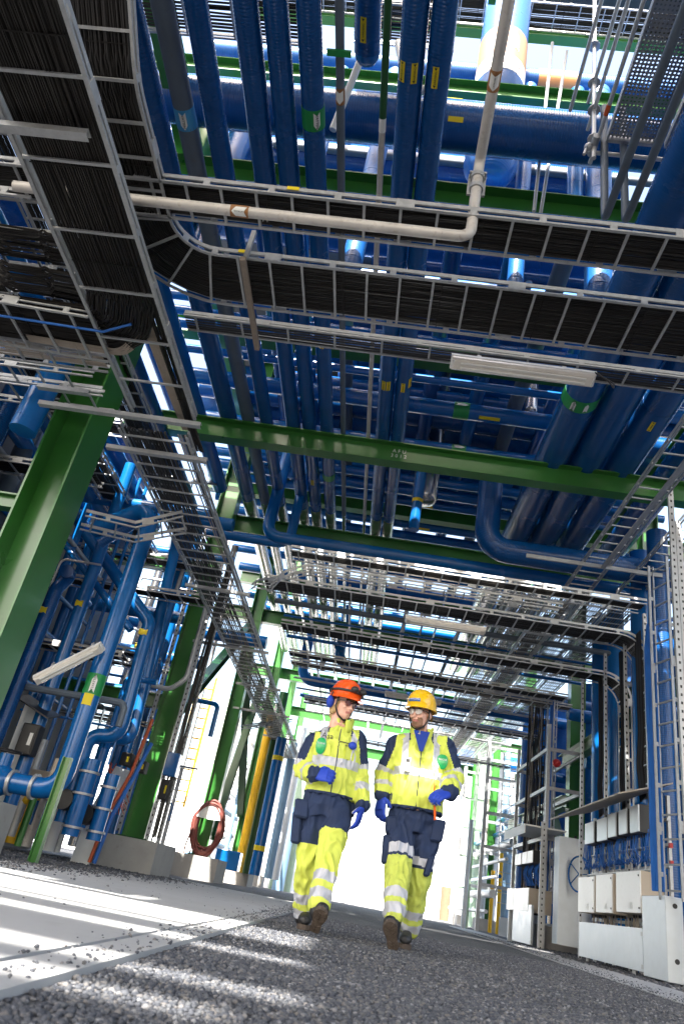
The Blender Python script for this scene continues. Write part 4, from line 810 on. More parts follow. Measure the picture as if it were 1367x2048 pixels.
# clutter round the foot of the left pipes
def cbox(name, c, s, m_, lab, cat, rot=0, extra=None):
    mb = MB(); mb.box(-s[0]/2,s[0]/2,-s[1]/2,s[1]/2,0,s[2]); o = mb.build(name, m_, None, origin=(0,0,0)); b = o.modifiers.new('b','BEVEL'); b.width = .012; b.segments = 2
    o.location = c; o['_o'] = (0,0,0); o.rotation_euler[2] = rot; tag(o, lab, cat); return o
gp = oy(68,1728,8.4); tag(MB().ibeam((gp.x-.02,8.4,0),(oy(115,1580,8.4).x,8.4,1.1),.09,.09,.01,.008,(1,0,0)).build('support_post', GREEN), 'thin green support post under the elbow of the bright standing pipe', 'post')
cable_chute = MB(); q = oy(160,1725,12.4); r_ = oy(232,1555,12.4)
cable_chute.bar((q.x,12.4,0),(q.x+.05,12.4,.75),.30,.05,(0,1,0)); cable_chute.bar((q.x+.05,12.4,.75),(r_.x,12.7,1.5),.30,.05,(0,1,0))
ch = tag(cable_chute.build('cable_chute', GALVN), 'bent grey cable chute rising from the gravel beside the plinth', 'chute')
pipe('cable_run', [(q.x+.16,12.35,.05),(q.x+.22,12.35,.75),(r_.x+.16,12.62,1.45),(r_.x+.2,12.8,2.4)], .03, CABLEO, 'orange cables rising in the grey chute', 'cable', seams=0, bend=.2)
pipe('cable_run', [(q.x+.24,12.33,.05),(q.x+.30,12.33,.75),(r_.x+.24,12.6,1.45),(r_.x+.3,12.8,2.0)], .035, CABLEB, 'blue cables rising in the grey chute', 'cable', seams=0, bend=.2)
for i, (px,py,Y,w,h,m_,lab) in enumerate(((60,1480,10.4,.25,.42,BLACK,'black switch box on a grey bracket at the far left'),(255,1520,12.9,.2,.22,BLACK,'black actuator box with yellow stripe by the dark green column'),(285,1535,13.1,.16,.2,BLACK,'second black actuator box by the dark green column'),(345,1530,14.0,.24,.42,BLUEP,'blue cabinet on the rail right of the dark green column'),(122,1545,10.8,.22,.34,TAN,'beige panel behind the elbow of the bright standing pipe'),(85,1555,11.2,.3,.18,TAN,'beige instrument block behind the valve'),(330,1580,14.0,.16,.35,BLACK,'black box under the blue cabinet'))):
    c = oy(px,py,Y); o = cbox('control_box', (c.x,Y,c.z-h/2), (w,.2,h), m_, lab, 'box')
    lid = MB().box(-w*.42,w*.42,-.115,-.101,h*.06,h*.94).build('box_lid', m_, o)
    if m_ is BLACK: MB().box(w*.1,w*.3,-.121,-.116,h*.3,h*.7).build('nameplate', PAPER if i == 0 else YELL, o)
c = oy(55,1450,10.5); mb = MB(); mb.add([(c.x-.25,10.3,c.z+.32),(c.x+.35,10.3,c.z+.1),(c.x+.35,10.7,c.z+.22),(c.x-.25,10.7,c.z+.44),(c.x-.25,10.3,c.z+.34),(c.x+.35,10.3,c.z+.12),(c.x+.35,10.7,c.z+.24),(c.x-.25,10.7,c.z+.46)],[(0,3,2,1),(4,5,6,7),(0,1,5,4),(1,2,6,5),(2,3,7,6),(3,0,4,7)]); tag(mb.build('rain_hood', BLACK), 'dark sloping rain hood over the black switch box', 'hood')
mb = MB(); mb.box(c.x-.2,c.x+.2,10.62,10.65,.5,c.z+.3); tag(mb.build('mounting_plate', GALVN), 'grey mounting plate behind the black switch box', 'plate')
for i,(px,Y,z0,z1,r,m_) in enumerate(((40,11.5,.2,1.6,.06,GALV),(75,11.8,.1,1.2,.09,WPIPE),(100,11.6,.1,1.0,.05,STAIN),(45,12.2,.1,1.1,.09,YPAINT),(140,12.0,.1,1.3,.05,GALV),(60,11.0,.1,.9,.05,GREEN),(118,11.9,.1,.8,.12,WHITE))):
    q = oy(px,1620,Y); pipe('instrument_stand', [(q.x,Y,z0),(q.x,Y,z1)], r, m_, 'small instrument pipe in the sunlit clutter behind the valve, %s from the left' % ORD[i], 'pipe', 'instrument pipes behind the valve', seams=0)
for k in range(7):
    c = oy(30+k*17, 1590+6*(k%3), 11.3+.2*(k%4)); s = MB(); s.tube([(c.x-.14,11.5,c.z),(c.x+.16,11.6,c.z+.03*(k%3))], .035, 10); s.sphere((c.x,11.5,c.z), .075); s.tube([(c.x,11.5,c.z),(c.x,11.45,c.z+.16)], .02, 8)
    tag(s.build('small_valve', [STAIN,WPIPE,YPAINT][k%3], None, 50), 'small metal valve in the clutter behind the blue valve body, %s from the left' % ORD[k], 'valve', 'small valves behind the blue valve')
# more flanged valve bodies by lv5, lv6
for i,(px,py,Y,r) in enumerate(((165,1590,11.0,.12),(205,1620,11.3,.11))):
    c = oy(px,py,Y); mb = MB(); mb.tube([(c.x,Y,.35),(c.x,Y,c.z+.5)], r, 18); o = tag(mb.build('strainer', BLUEP, None, 40), ['blue strainer pot with steel bands right of the elbow, left of two','blue strainer pot with steel bands right of the elbow, right of two'][i], 'strainer'); 
    for z in (.45,c.z,c.z+.3): MB().tube([(c.x,Y,z),(c.x,Y,z+.03)], r+.03, 18).build('flange', GALV, o, 40)
    MB().tube([(c.x-.22,Y-.1,c.z-.1),(c.x-.22+.001,Y+.1,c.z-.1)], .14, 18).build('end_cover', BLACK, o, 40)
wires = MB()
for k in range(26):
    a = oy(225+rng.uniform(-12,30), 1530+rng.uniform(-8,10), 12.9); b_ = oy(215+rng.uniform(-20,45), 1600+rng.uniform(-10,30), 12.9); mid = (a+b_)/2+V(rng.uniform(-.15,.15),-.05,rng.uniform(-.1,.05)); wires.tube(fillet([a,mid,b_],.1,3), .006, 5)
tag(wires.build('wire_tangle', CABLEO, None, 60), 'tangle of thin red and orange wires below the black actuators', 'cables')
# rails on the dark green column
for i, (x, y, z0, z1, lab) in enumerate(((-4.22,13.95,.6,7,'perforated zinc rail on the left side of the dark green column'),(-3.68,13.95,.6,7,'perforated zinc rail on the right side of the dark green column'),(-3.5,14.1,.5,6,'second zinc rail right of the dark green column'))):
    vpost(x, y, z0, z1, lab, .07)
pipe('bent_rail', [(-4.3,13.0,3.05),(-3.75,13.0,3.0),(-3.5,13.0,3.25),(-3.5,13.0,5.1)], .045, GALV, 'bent zinc rail in front of the dark green column', 'rail', seams=0, bend=.25)
cables([V(-3.55,14.0,.6),V(-3.55,14.0,3.4),V(-3.5,14.0,6.5)], .14, 'black cables running up beside the dark green column', wfix=V(1,0,0), k=6, r=.014)
# hose reel
hx, hy = -3.87, 19.72; hc = oy(415,1655,hy)
hp = MB()
for k in range(17):
    pts = []; n = 34; rx = .38+rng.uniform(-.11,.07); rz = .54+rng.uniform(-.16,.10); ph = rng.uniform(0,6)
    for j in range(n+1):
        a = 2*math.pi*j/n; pts.append(V(hc.x+.02+rx*math.cos(a)+.02*math.sin(3*a+ph), hy-.04-.022*(k%5)+.015*math.sin(2*a+ph), hc.z+.02+rz*math.sin(a)-(.12 if math.sin(a) < 0 else 0)*abs(math.sin(a))*rng.uniform(.6,1)))
    hp.tube([v+V(rng.uniform(-.03,.03),0,rng.uniform(-.1,.0))*0+dv for v in pts for dv in [V(0,0,0)]], .023, 7, False)
hp.tube(fillet([V(hc.x-.3,hy-.1,hc.z+.3),V(hc.x-.42,hy-.12,hc.z-.5),V(hc.x-.4,hy-.12,hc.z-.95)],.2), .021, 7)
hose = tag(hp.build('coiled_hose', RUBR, None, 60), 'coiled dark red rubber hose hanging on a green column', 'hose')
mb = MB(); n = 14; P = [(hc.x+.02,hy-.15,hc.z+.18)]+[(hc.x+.02+.33*math.cos(math.pi*j/n),hy-.15,hc.z+.20+.33*math.sin(math.pi*j/n)) for j in range(n+1)]
mb.add(P+[(a,b_+.02,c) for a,b_,c in P], [(0,j+2,j+1) for j in range(n)]+[(n+2,n+3+j,n+4+j) for j in range(n)]+[(j+1,j+2,j+2+n+2,j+1+n+2) for j in range(n)]); tag(mb.build('hose_saddle', WHITE), 'half round pale saddle plate carrying the red hose', 'hose holder')
PALEB = mat('glare_washed_blue', (.16,.28,.42), .5)  # blue with the glare wash-out of the far end put into it
# yellow and blue pipes past the hose
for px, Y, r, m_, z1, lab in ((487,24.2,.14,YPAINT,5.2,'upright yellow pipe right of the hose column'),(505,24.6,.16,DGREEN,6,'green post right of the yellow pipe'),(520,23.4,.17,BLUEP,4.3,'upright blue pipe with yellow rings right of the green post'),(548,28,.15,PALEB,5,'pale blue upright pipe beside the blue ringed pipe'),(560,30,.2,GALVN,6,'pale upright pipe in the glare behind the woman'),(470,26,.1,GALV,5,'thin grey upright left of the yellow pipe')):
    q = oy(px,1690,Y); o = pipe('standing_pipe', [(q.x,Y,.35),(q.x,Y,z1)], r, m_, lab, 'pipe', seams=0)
    if Y == 23.4:
        for z in (1.0,3.6): MB().tube([(q.x,Y,z),(q.x,Y,z+.14)], r+.006, 18).build('yellow_ring', YELL, o, 40)
cbox('pump_skid', (oy(460,1705,23).x,23,.35), (.7,.6,.5), BLUEP, 'blue skid box at the foot of the yellow pipe', 'box')
yl = thing('yellow_ladder', (-5.2,22,1.8)); tag(yl, 'yellow access ladder and railing left of the hose column', 'ladder')
for x in (-5.5,-5.0): MB().box(x-.03,x+.03,22,22.06,1.7,5.5).build('stile', YPAINT, yl)
for k in range(12): MB().box(-5.47,-5.03,22.01,22.05,1.8+k*.3,1.84+k*.3).build('rung', YPAINT, yl)
for x in (-6.3,-5.9): MB().box(x-.03,x+.03,22.2,22.26,1.9,3.1).build('rail_post', YPAINT, yl)
for z in (2.5,3.1): MB().box(-6.6,-5.5,22.2,22.26,z-.03,z+.03).build('handrail', YPAINT, yl)
ladder([V(-3.6,21,4.0),V(-2.6,22.5,4.7)], .35, 'short zinc ladder slanting up to the receding ladder past the hose', step=.3)
# ================================================================== RIGHT-HAND CABINETS
def jbox(X, ya, yb, z0, z1, dep, m_, lab, side=None, group=None, lock=True):   # door faces -X; darker side colours paint in the shade on the sides
    root = thing('junction_box', (X+dep/2, (ya+yb)/2, z0)); tag(root, lab, 'junction box', group)
    lo, hi = min(ya,yb), max(ya,yb); mb = MB(); mb.box(X+.012, X+dep, lo, hi, z0, z1); mb.build('enclosure', side or m_, root)
    MB().box(X-.006, X+.012, lo+.006, hi-.006, z0+.006, z1-.006).build('door', m_, root)
    if lock:
        for z in (z0+.12*(z1-z0), z1-.12*(z1-z0)): MB().tube([(X-.014,lo+.05,z),(X-.006,lo+.05,z)], .014, 10).build('lock', BLACK, root)
        MB().box(X-.008,X-.006,lo+.3*(hi-lo),lo+.45*(hi-lo),z0+.1*(z1-z0),z0+.25*(z1-z0)).build('sticker', PAPER, root)
    for k in range(max(2,int((hi-lo)/.12))):
        y = lo+.06+k*.11
        if y < hi-.03: MB().tube([(X+dep*.55,y,z0-.04),(X+dep*.55,y,z0)], .018, 8).build('cable_gland', BLACK, root)
    return root
XC = 3.95
def yx(px, py): q = ox(px, py, XC); return q.y, q.z
for i, (x0, x1, yt, yb) in enumerate(((1169,1187,1646,1683),(1193,1213,1637,1677),(1214.5,1231,1628,1670),(1236,1253,1620,1664),(1258,1277,1611,1660))):
    ya, za = yx(x0, yt); yb_, zb = yx(x1, yb); jbox(XC, ya, yb_, zb-.02, yx(x1,yt-4)[1], .26, GALVN, 'small grey junction box under the canopy, %s from the far end' % ORD[i], BLACK, 'small junction boxes under the canopy', lock=False)
for i, (x0, x1, yt, yb) in enumerate(((1156,1187,1754,1826),(1191,1224,1749,1827),(1231,1281,1742,1827))):
    ya, za = yx(x0, yt); yb_, zb = yx(x1, yb); jbox(XC, ya, yb_, zb, yx(x1,yt-2)[1], .36, WHITE, ['large white cabinet, farthest of three in the row','large white cabinet, middle of three in the row','large white cabinet, nearest and widest of three in the row'][i], TAN, 'large white cabinets')
rk = thing('cabinet_rack', (XC+.3,12.5,0)); tag(rk, 'zinc rack frame carrying the white cabinets and small boxes', 'rack')
for z in (.62,.76,1.35,1.62,1.95): MB().box(XC+.32,XC+.36,10.9,14.4,z,z+.04).build('cross_rail', GALV, rk)
for y in (11.0,12.2,13.4,14.4): MB().box(XC+.36,XC+.40,y-.03,y+.03,0,2.3).build('upright', GALV, rk)
for z in (1.40,1.62): MB().box(XC+.30,XC+.34,10.78,10.84,z-.03,z+.03).build('red_end_cap', RED, rk)
ladder([V(XC+.24,10.9,1.47),V(XC+.24,14.3,1.47)], .30, 'small upright zinc ladder with blue wires between the two rows of boxes', wfix=V(0,0,1), step=.28, hgt=.05)
wl = MB()
for k in range(70):
    y = rng.uniform(11.0,14.2); z0 = 1.82; y2 = y+rng.uniform(-.25,.25); wl.tube(fillet([V(XC+.13,y,z0),V(XC+.1+rng.uniform(-.05,.1),y+rng.uniform(-.05,.05),1.55),V(XC+.12+rng.uniform(-.05,.1),y2,1.36),V(XC+.25,y2+.25,1.50)],.12,3), .007, 4)
tag(wl.build('blue_wires', CABLEB, None, 60), 'loops of blue wires hanging below the small junction boxes', 'cables')
wl = MB()
for k in range(46): y = rng.uniform(11.2,14.0); wl.tube([V(XC+.2,y,.80),V(XC+.2+rng.uniform(-.04,.04),y+rng.uniform(-.06,.06),.45)], .008, 4)
tag(wl.build('grey_wires', CABLEG, None, 60), 'grey wires entering the large white cabinets from below', 'cables')
cn = MB(); cn.add([(3.55,10.72,2.16),(4.3,10.72,2.42),(4.3,14.6,2.42),(3.55,14.6,2.16)]+[(3.55,10.72,2.18),(4.3,10.72,2.44),(4.3,14.6,2.44),(3.55,14.6,2.18)], [(0,3,2,1),(4,5,6,7),(0,1,5,4),(1,2,6,5),(2,3,7,6),(3,0,4,7)])
tag(cn.build('canopy', mat('weathered_sheet',(.42,.37,.31),.6,.2,var=.2,vscale=4,dirt=.3)), 'sloping sheet metal canopy over the row of small boxes', 'canopy')
def plate(y0, y1, z0, z1, lab, x=XC): 
    root = thing('cover_plate', (x,y0,0)); tag(root, lab, 'plate')
    lo, hi = min(y0,y1), max(y0,y1); MB().box(x,x+.05,lo,hi,z0,z1).build('sheet', GALVN, root)
    for y in (lo+.4,hi-.4): MB().box(x+.01,x+.04,y,y+.03,0,z0).build('foot', GALV, root)
    MB().box(x-.004,x+.02,lo-.05,lo+.06,z1-.09,z1-.04).build('hinge', GALV, root); MB().box(x-.004,x+.02,lo-.05,lo+.06,z0+.03,z0+.08).build('hinge', GALV, root)
plate(14.0, 11.06, .06, .56, 'wide low galvanised cover plate below the large white cabinets')
tb = MB(); tb.box(XC-.02,XC+.2,10.2,11.0,.02,.95); o = tag(tb.build('cable_casing', GALVN), 'tall galvanised cable casing at the right picture edge', 'casing'); o.modifiers.new('b','BEVEL').width = .008
for z in (.25,.85): MB().tube([(XC+.1,10.195,z),(XC+.1,10.2,z)], .03, 12).build('round_plug', BLACK, o)
# second group of cabinets
for i, (x0, x1, yt, yb) in enumerate(((1030,1041,1706,1729),(1044,1052,1703,1727),(1054,1064,1700,1725))):
    ya, za = yx(x0, yt); yb_, zb = yx(x1, yb); jbox(XC, ya, yb_, zb, yx(x1,yt)[1], .3, WHITE, 'small white box of the farther rack, %s from its far end' % ORD[i], BLACK, 'farther small boxes', lock=False)
for i, (x0, x1, yt, yb) in enumerate(((1014,1024.5,1776,1820),(1026,1038,1776,1821),(1040,1055,1775,1823))):
    ya, za = yx(x0, yt); yb_, zb = yx(x1, yb); jbox(XC, ya, yb_, zb, yx(x1,yt)[1], .5, WHITE, 'white cabinet of the farther rack, %s from its far end' % ORD[i], TAN, 'farther white cabinets', lock=False)
plate(19.5, 17.6, .03, .78, 'white lower cover plate of the farther rack')
cn = MB(); cn.box(3.6,4.5,17.0,19.3,2.28,2.31); cn.box(3.6,3.62,17.0,19.3,2.12,2.28); tag(cn.build('canopy', PAPER), 'small pale canopy over the farther boxes', 'canopy')
vpost(XC+.05, 16.9, 0, 2.4, 'zinc upright at the near end of the farther rack', .12)
cs = MB(); cs.box(4.15,4.9,16.2,16.6,.15,2.1); tag(cs.build('grey_cabinet', GALVN), 'tall grey sheet cabinet between the two cabinet racks', 'cabinet')
wl = MB()
for k in range(24): y = rng.uniform(17.4,19.3); wl.tube(fillet([V(XC+.2,y,1.75),V(XC+.1,y+rng.uniform(-.1,.1),1.45),V(XC+.2,y+rng.uniform(-.3,.3),1.2)],.1,3), .009, 4)
tag(wl.build('blue_wires', CABLEB, None, 60), 'loops of blue wires on the farther rack', 'cables')
hw = thing('handwheel', (4.45,14.9,1.1)); tag(hw, 'blue spoked handwheel left of the white cabinets', 'handwheel')
c = ox(1157,1748,4.45); n_ = 24
MB().tube([V(4.45,c.y+.02,c.z)+V(math.cos(a)*.12,math.cos(a)*-.3,math.sin(a)*.32) for a in [j/n_*2*math.pi for j in range(n_+1)]], .018, 8, False).build('rim', BLUEP, hw, 60)
for k in range(5):
    a = k/5*2*math.pi; MB().tube([V(4.45,c.y+.02,c.z),V(4.45,c.y+.02,c.z)+V(math.cos(a)*.12,math.cos(a)*-.3,math.sin(a)*.32)], .01, 6).build('spoke', BLUEP, hw)
# piping stack between the racks
for k in range(9):
    c = V(4.75,17.2+.1*(k%2),.4+k*.22); s = MB(); s.tube([c+V(-.12,0,0),c+V(.14,0,0)], .05, 10); s.tube([c+V(0,0,-.1),c+V(0,0,.1)], .03, 8)
    tag(s.build('valve_block', STAIN if k%2 else BLACK, None, 50), 'small valve of the vertical manifold by the green column, %s from the ground' % ORD[k], 'valve', 'manifold valves')
tag(MB().box(4.4,6.5,18.2,19.2,0,.45).build('concrete_kerb', CONC), 'long concrete kerb block right of the farther rack', 'kerb')
# steel frame structure (pipe stand) behind
fs_ = thing('pipe_stand', (4.6,19.0,0)); tag(fs_, 'zinc pipe stand with shelves and a red lantern left of the green column', 'stand')
for x,y in ((4.3,18.0),(5.1,18.0),(4.3,21.5),(5.1,21.5)): MB().box(x-.04,x+.04,y-.04,y+.04,0,4.8).build('leg', GALV, fs_)
for z in (2.2,3.3,4.2):
    for y in (18.0,21.5): MB().box(4.3,5.1,y-.03,y+.03,z-.04,z+.04).build('cross_rail', GALV, fs_)
    for x in (4.3,5.1): MB().box(x-.03,x+.03,18.0,21.5,z-.03,z+.05).build('side_rail', GALV, fs_)
MB().sphere((4.5,18.0,3.9),.1).build('lantern', RED, fs_, 60)
# blue vessels and pipes behind the right trays
for px, Y, r, m_ in ((1205,16.0,.24,BLUEP),(1180,21.5,.34,BLUE),(1232,15.3,.18,BLUEP),(1290,12.6,.20,BLUEP),(1330,11.7,.18,BLUE),(1258,17.2,.42,BLUE),(1160,24.5,.5,BLUEL),(1110,26,.25,BLUEP),(1085,23.5,.16,BLUEP),(1060,25,.3,BLUE)):
    q = oy(px,1500,Y); pipe('riser_pipe', [(q.x,Y,0),(q.x,Y,7.0)], r, m_, 'x', 'pipe', 'upright pipes on the right', seams=1.2, seg=24)
for i,(x,y,r,z0,z1,m_) in enumerate(((6.6,14.0,.45,0,7.2,BLUE),(6.9,16.5,.5,0,7,BLUE),(6.3,18.5,.22,0,6,BLUEP),(7.6,20.0,.6,0,8,BLUEL),(6.4,24.0,.7,2.2,6.8,BLUEL),(6.1,12.0,.2,0,7,BLUEP),(7.0,10.5,.4,0,7.5,BLUE),(6.0,22.2,.18,0,6,BLUEP))):
    pipe('riser_pipe', [(x,y,z0),(x,y,z1)], r, m_, 'upright blue pipe behind the right-hand columns, %s counted' % ORD[i], 'pipe', 'upright pipes on the right', seams=1.2, seg=24)
for i,(y,z,r) in enumerate(((13.3,3.2,.12),(15.8,4.9,.16),(17.4,3.9,.12),(19.0,5.4,.16),(22.5,4.4,.14),(24.0,3.0,.2),(11.5,5.6,.14))):
    pipe('cross_pipe', [(5.0,y,z),(9.5,y,z)], r, BLUEP, 'blue cross pipe behind the right-hand columns, %s counted' % ORD[i], 'pipe', 'right cross pipes', seams=0)
# ================================================================== FAR END IN THE GLARE
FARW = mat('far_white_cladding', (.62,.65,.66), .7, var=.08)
for i,(x,y,w,d,h,lab) in enumerate(((-1,95,30,12,9,'long pale building in the glare beyond the yard'),(26,110,20,12,14,'pale tower block in the glare at the right'),(-28,100,18,14,12,'pale building in the glare at the left'))):
    root = thing('far_building', (x,y,0)); tag(root, lab, 'building'); MB().box(x-w/2,x+w/2,y,y+d,0,h).build('wall', FARW, root); MB().box(x-w/2-.2,x+w/2+.2,y-.2,y+d,h,h+.4).build('roof', GALVN, root)
    for k in range(6): MB().box(x-w/2+1.5+k*w/6.5,x-w/2+2.9+k*w/6.5,y-.03,y,h*.35,h*.6).build('window', GALVN, root)
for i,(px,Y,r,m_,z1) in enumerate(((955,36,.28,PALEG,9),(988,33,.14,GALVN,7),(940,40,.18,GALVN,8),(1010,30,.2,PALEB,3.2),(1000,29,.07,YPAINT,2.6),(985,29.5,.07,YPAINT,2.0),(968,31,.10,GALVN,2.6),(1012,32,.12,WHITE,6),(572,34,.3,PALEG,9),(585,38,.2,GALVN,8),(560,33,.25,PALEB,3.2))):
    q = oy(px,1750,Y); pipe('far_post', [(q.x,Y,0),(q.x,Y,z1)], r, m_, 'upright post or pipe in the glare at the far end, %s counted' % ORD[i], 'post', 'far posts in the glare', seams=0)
q = oy(895,1790,40); tag(MB().tube([(q.x,40,0),(q.x,40,1.5)], .35, 14).build('rust_drum', RUST, None, 40), 'rusty brown barrel in the glare right of the man', 'barrel')
steel('crossbeam', (-5.2,38,6.8), (8,38,6.8), 'far green beam with a blue pipe on it, right of the man', 'beam', group='green crossbeams', h=.5, w=.3)
pipe('cross_pipe', [(1.5,37.5,7.4),(9,37.5,7.4)], .35, BLUEP, 'blue pipe lying on the far green beam right of the man', seams=0)
tk = thing('far_tank', (6.5,52,0)); tag(tk, 'pale storage tank in the far glare', 'tank'); MB().tube([(7.5,52,0),(7.5,52,8)], 3, 36).build('shell', FARW, tk, 40); MB().tube([(7.5,52,8),(7.5,52,8.6)], 3, 36, True, [3.05,.6]).build('roof', GALVN, tk, 40)

tg = random.Random(5)
for i in range(30):
    y = tg.uniform(10.2,18.5); x = tg.uniform(-7,-4.2)*(.75+.018*y); z = tg.uniform(.6,6.0); r = tg.choice([.018,.025,.035,.05]); L = tg.uniform(.7,2.2); k = tg.choice('xzzzx')
    a = V(x,y,z); b_ = a+(V(L,tg.uniform(-.3,.3),0) if k == 'x' else V(0,0,L)); c_ = b_+(V(0,0,-tg.uniform(.3,.9)) if k == 'x' else V(tg.uniform(.3,.8),0,0))
    pipe('small_pipe', [a,b_,c_], r, tg.choice([BLUEP,BLUEP,GALV,STAIN,GREYP]), 'small bent pipe among the crowded left-hand pipework', 'pipe', 'small bore pipes on the left', seams=0, bend=.1, seg=8)
for i in range(24):
    y = tg.uniform(15.5,27); x = tg.uniform(4.9,7.5); z = tg.uniform(.5,5.5); r = tg.choice([.02,.03,.045,.06]); L = tg.uniform(.7,2.2); k = tg.choice('yzzzx')
    a = V(x,y,z); b_ = a+{'x':V(L,0,0),'y':V(0,L,0),'z':V(0,0,L)}[k]; c_ = b_+V(tg.uniform(.2,.7),0,0) if k == 'z' else b_+V(0,0,-.6)
    pipe('small_pipe', [a,b_,c_], r, tg.choice([BLUEP,WHITE,GALV,STAIN,GALV]), 'small bent pipe among the crowded right-hand pipework', 'pipe', 'small bore pipes on the right', seams=0, bend=.1, seg=8)
for i in range(16):
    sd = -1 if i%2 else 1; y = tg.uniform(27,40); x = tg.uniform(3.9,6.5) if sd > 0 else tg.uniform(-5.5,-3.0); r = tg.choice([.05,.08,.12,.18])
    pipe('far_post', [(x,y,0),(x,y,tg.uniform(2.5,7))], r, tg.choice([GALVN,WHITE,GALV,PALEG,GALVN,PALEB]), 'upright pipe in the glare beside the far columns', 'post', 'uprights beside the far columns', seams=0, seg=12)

rank(grp('far posts in the glare'), 'upright post or pipe in the glare at the far end, %s from the left')
rank(grp('upright pipes on the right'), 'upright blue pipe behind the right-hand columns, %s from the left')
rank(grp('right cross pipes'), 'blue cross pipe behind the right-hand columns, %s from the front', by_y)
rank(grp('left cross pipes'), 'blue cross pipe left of the green columns by the wall, %s from the front', by_y)
rank(grp('left background pipes'), 'standing pipe in the left background behind the dark green column, %s from the left')
rank(grp('instrument pipes behind the valve'), 'small instrument pipe in the clutter behind the blue valve, %s from the left')
rank(grp('small valves behind the blue valve'), 'small metal valve in the clutter behind the blue valve, %s from the left')
rank(grp('risers behind the big ribbed pipe'), 'pale blue riser high behind the big ribbed pipe, %s from the left')

# frames and racks flanking the far passage
for sd, x0, nm in ((-1,-5.6,'left'),(1,4.4,'right')):
    for i, y in enumerate((27.5, 30.0, 33.5)):
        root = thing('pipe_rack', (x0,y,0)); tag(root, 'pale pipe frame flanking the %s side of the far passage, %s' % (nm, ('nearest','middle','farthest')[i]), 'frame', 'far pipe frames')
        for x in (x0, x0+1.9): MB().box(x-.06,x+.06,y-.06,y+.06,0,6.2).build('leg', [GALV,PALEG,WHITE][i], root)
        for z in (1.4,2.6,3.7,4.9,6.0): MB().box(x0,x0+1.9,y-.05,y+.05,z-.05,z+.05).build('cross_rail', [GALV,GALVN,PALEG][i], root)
    for k in range(10):
        z = .6+k*.55; x = x0+.1+.19*k
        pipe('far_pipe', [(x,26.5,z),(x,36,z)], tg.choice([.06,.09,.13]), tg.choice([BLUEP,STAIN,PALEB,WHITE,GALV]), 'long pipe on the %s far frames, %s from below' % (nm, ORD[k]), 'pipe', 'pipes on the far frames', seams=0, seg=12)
    ladder([V(x0+.6,26.3,.8),V(x0+.6,26.3,5.6)], .5, 'upright zinc ladder on the %s far frame' % nm, wfix=V(1,0,0), step=.3)
for x0, x1, lab in ((-19,-14,'added dark block along the left side of the pipe rack, cutting side light'), (10.8,16,'added dark block along the right side of the pipe rack, cutting side light')):  # added side blocks that cut low sky light and darken the gaps
    hb = thing('side_light_block', (x0,5,0)); tag(hb, lab, 'building'); MB().box(x0,x1,5,25,0,12.5).build('wall', CONCD, hb); MB().box(x0-.2,x1+.2,4.8,25.2,12.5,12.9).build('roof', GALVN, hb)
    xf = x1 if x0 < 0 else x0
    for k in range(3): MB().box(xf-.06,xf+.06,7+k*6,9.5+k*6,5,7).build('window', BLUEP, hb)
# ================================================================== PEOPLE
from mathutils import noise as mnoise
HIVIS = mat('hi_vis_yellow_fabric', (.60,.67,.10), .75, var=.2, vscale=9, bump=.25, bscale=35, dirt=.10, dirtcol=(.30,.36,.06))
HIVISD = mat('worn_hi_vis_fabric', (.50,.57,.10), .8, var=.2, vscale=11, bump=.3, bscale=30, dirt=.45, dirtcol=(.16,.18,.05))
NAVY = mat('navy_fabric', (.012,.026,.075), .8, var=.3, vscale=12, bump=.3, bscale=40)
REFL = mat('reflective_tape', (.47,.48,.53), .45, .15, var=.12, vscale=14)
SKIN = mat('skin', (.74,.42,.32), .5, var=.12, vscale=22, spec=.4)
LIP = mat('lips', (.45,.16,.13), .45); BEARD = mat('brown_stubble', (.27,.145,.09), .8, var=.3, vscale=90)
HAIR = mat('blond_hair', (.50,.33,.15), .55, var=.35, vscale=60, bump=.4, bscale=80)
HAIRB = mat('brown_hair', (.12,.07,.04), .6, var=.3, vscale=60)
HORG = mat('orange_helmet_shell', (.85,.10,.01), .25, var=.05, coat=.5)
HYEL = mat('yellow_helmet_shell', (.85,.50,.01), .25, var=.05, coat=.5)
GLBLUE = mat('blue_glove_fabric', (.012,.05,.42), .65, var=.2, vscale=30, bump=.2)
GLGREY = mat('grey_glove_leather', (.38,.39,.42), .7, var=.2, vscale=30)
SHIRT = mat('blue_shirt', (.01,.04,.28), .8)
BOOT = mat('black_boot_leather', (.02,.02,.022), .5, var=.3, bump=.2)
SOLEB = mat('brown_boot_sole', (.075,.055,.042), .75, var=.35, vscale=30, bump=.4, bscale=60, dirt=.4, dirtcol=(.16,.13,.10))
LENS = mat('tinted_lens', (.10,.03,.035), .08, coat=1.); BADGE = mat('green_badge_plastic', (.01,.36,.10), .3, coat=.4)
CLEAR = mat('clear_lens', (.55,.50,.48), .06, coat=1., spec=.8)
EYEW = mat('eye_white', (.75,.74,.72), .3)
def loft(mb, rings, seg=20):        # ring: centre, half vectors u, v
    vs = []; fs = []; n = len(rings)
    for c, u, v in rings:
        c, u, v = Vector(c), Vector(u), Vector(v)
        for k in range(seg): a = 2*math.pi*k/seg; vs.append(c+u*math.cos(a)+v*math.sin(a))
    for i in range(n-1):
        for k in range(seg): k2 = (k+1)%seg; fs.append((i*seg+k,i*seg+k2,(i+1)*seg+k2,(i+1)*seg+k))
    fs += [tuple(range(seg))[::-1], tuple((n-1)*seg+k for k in range(seg))]; mb.add(vs, fs)
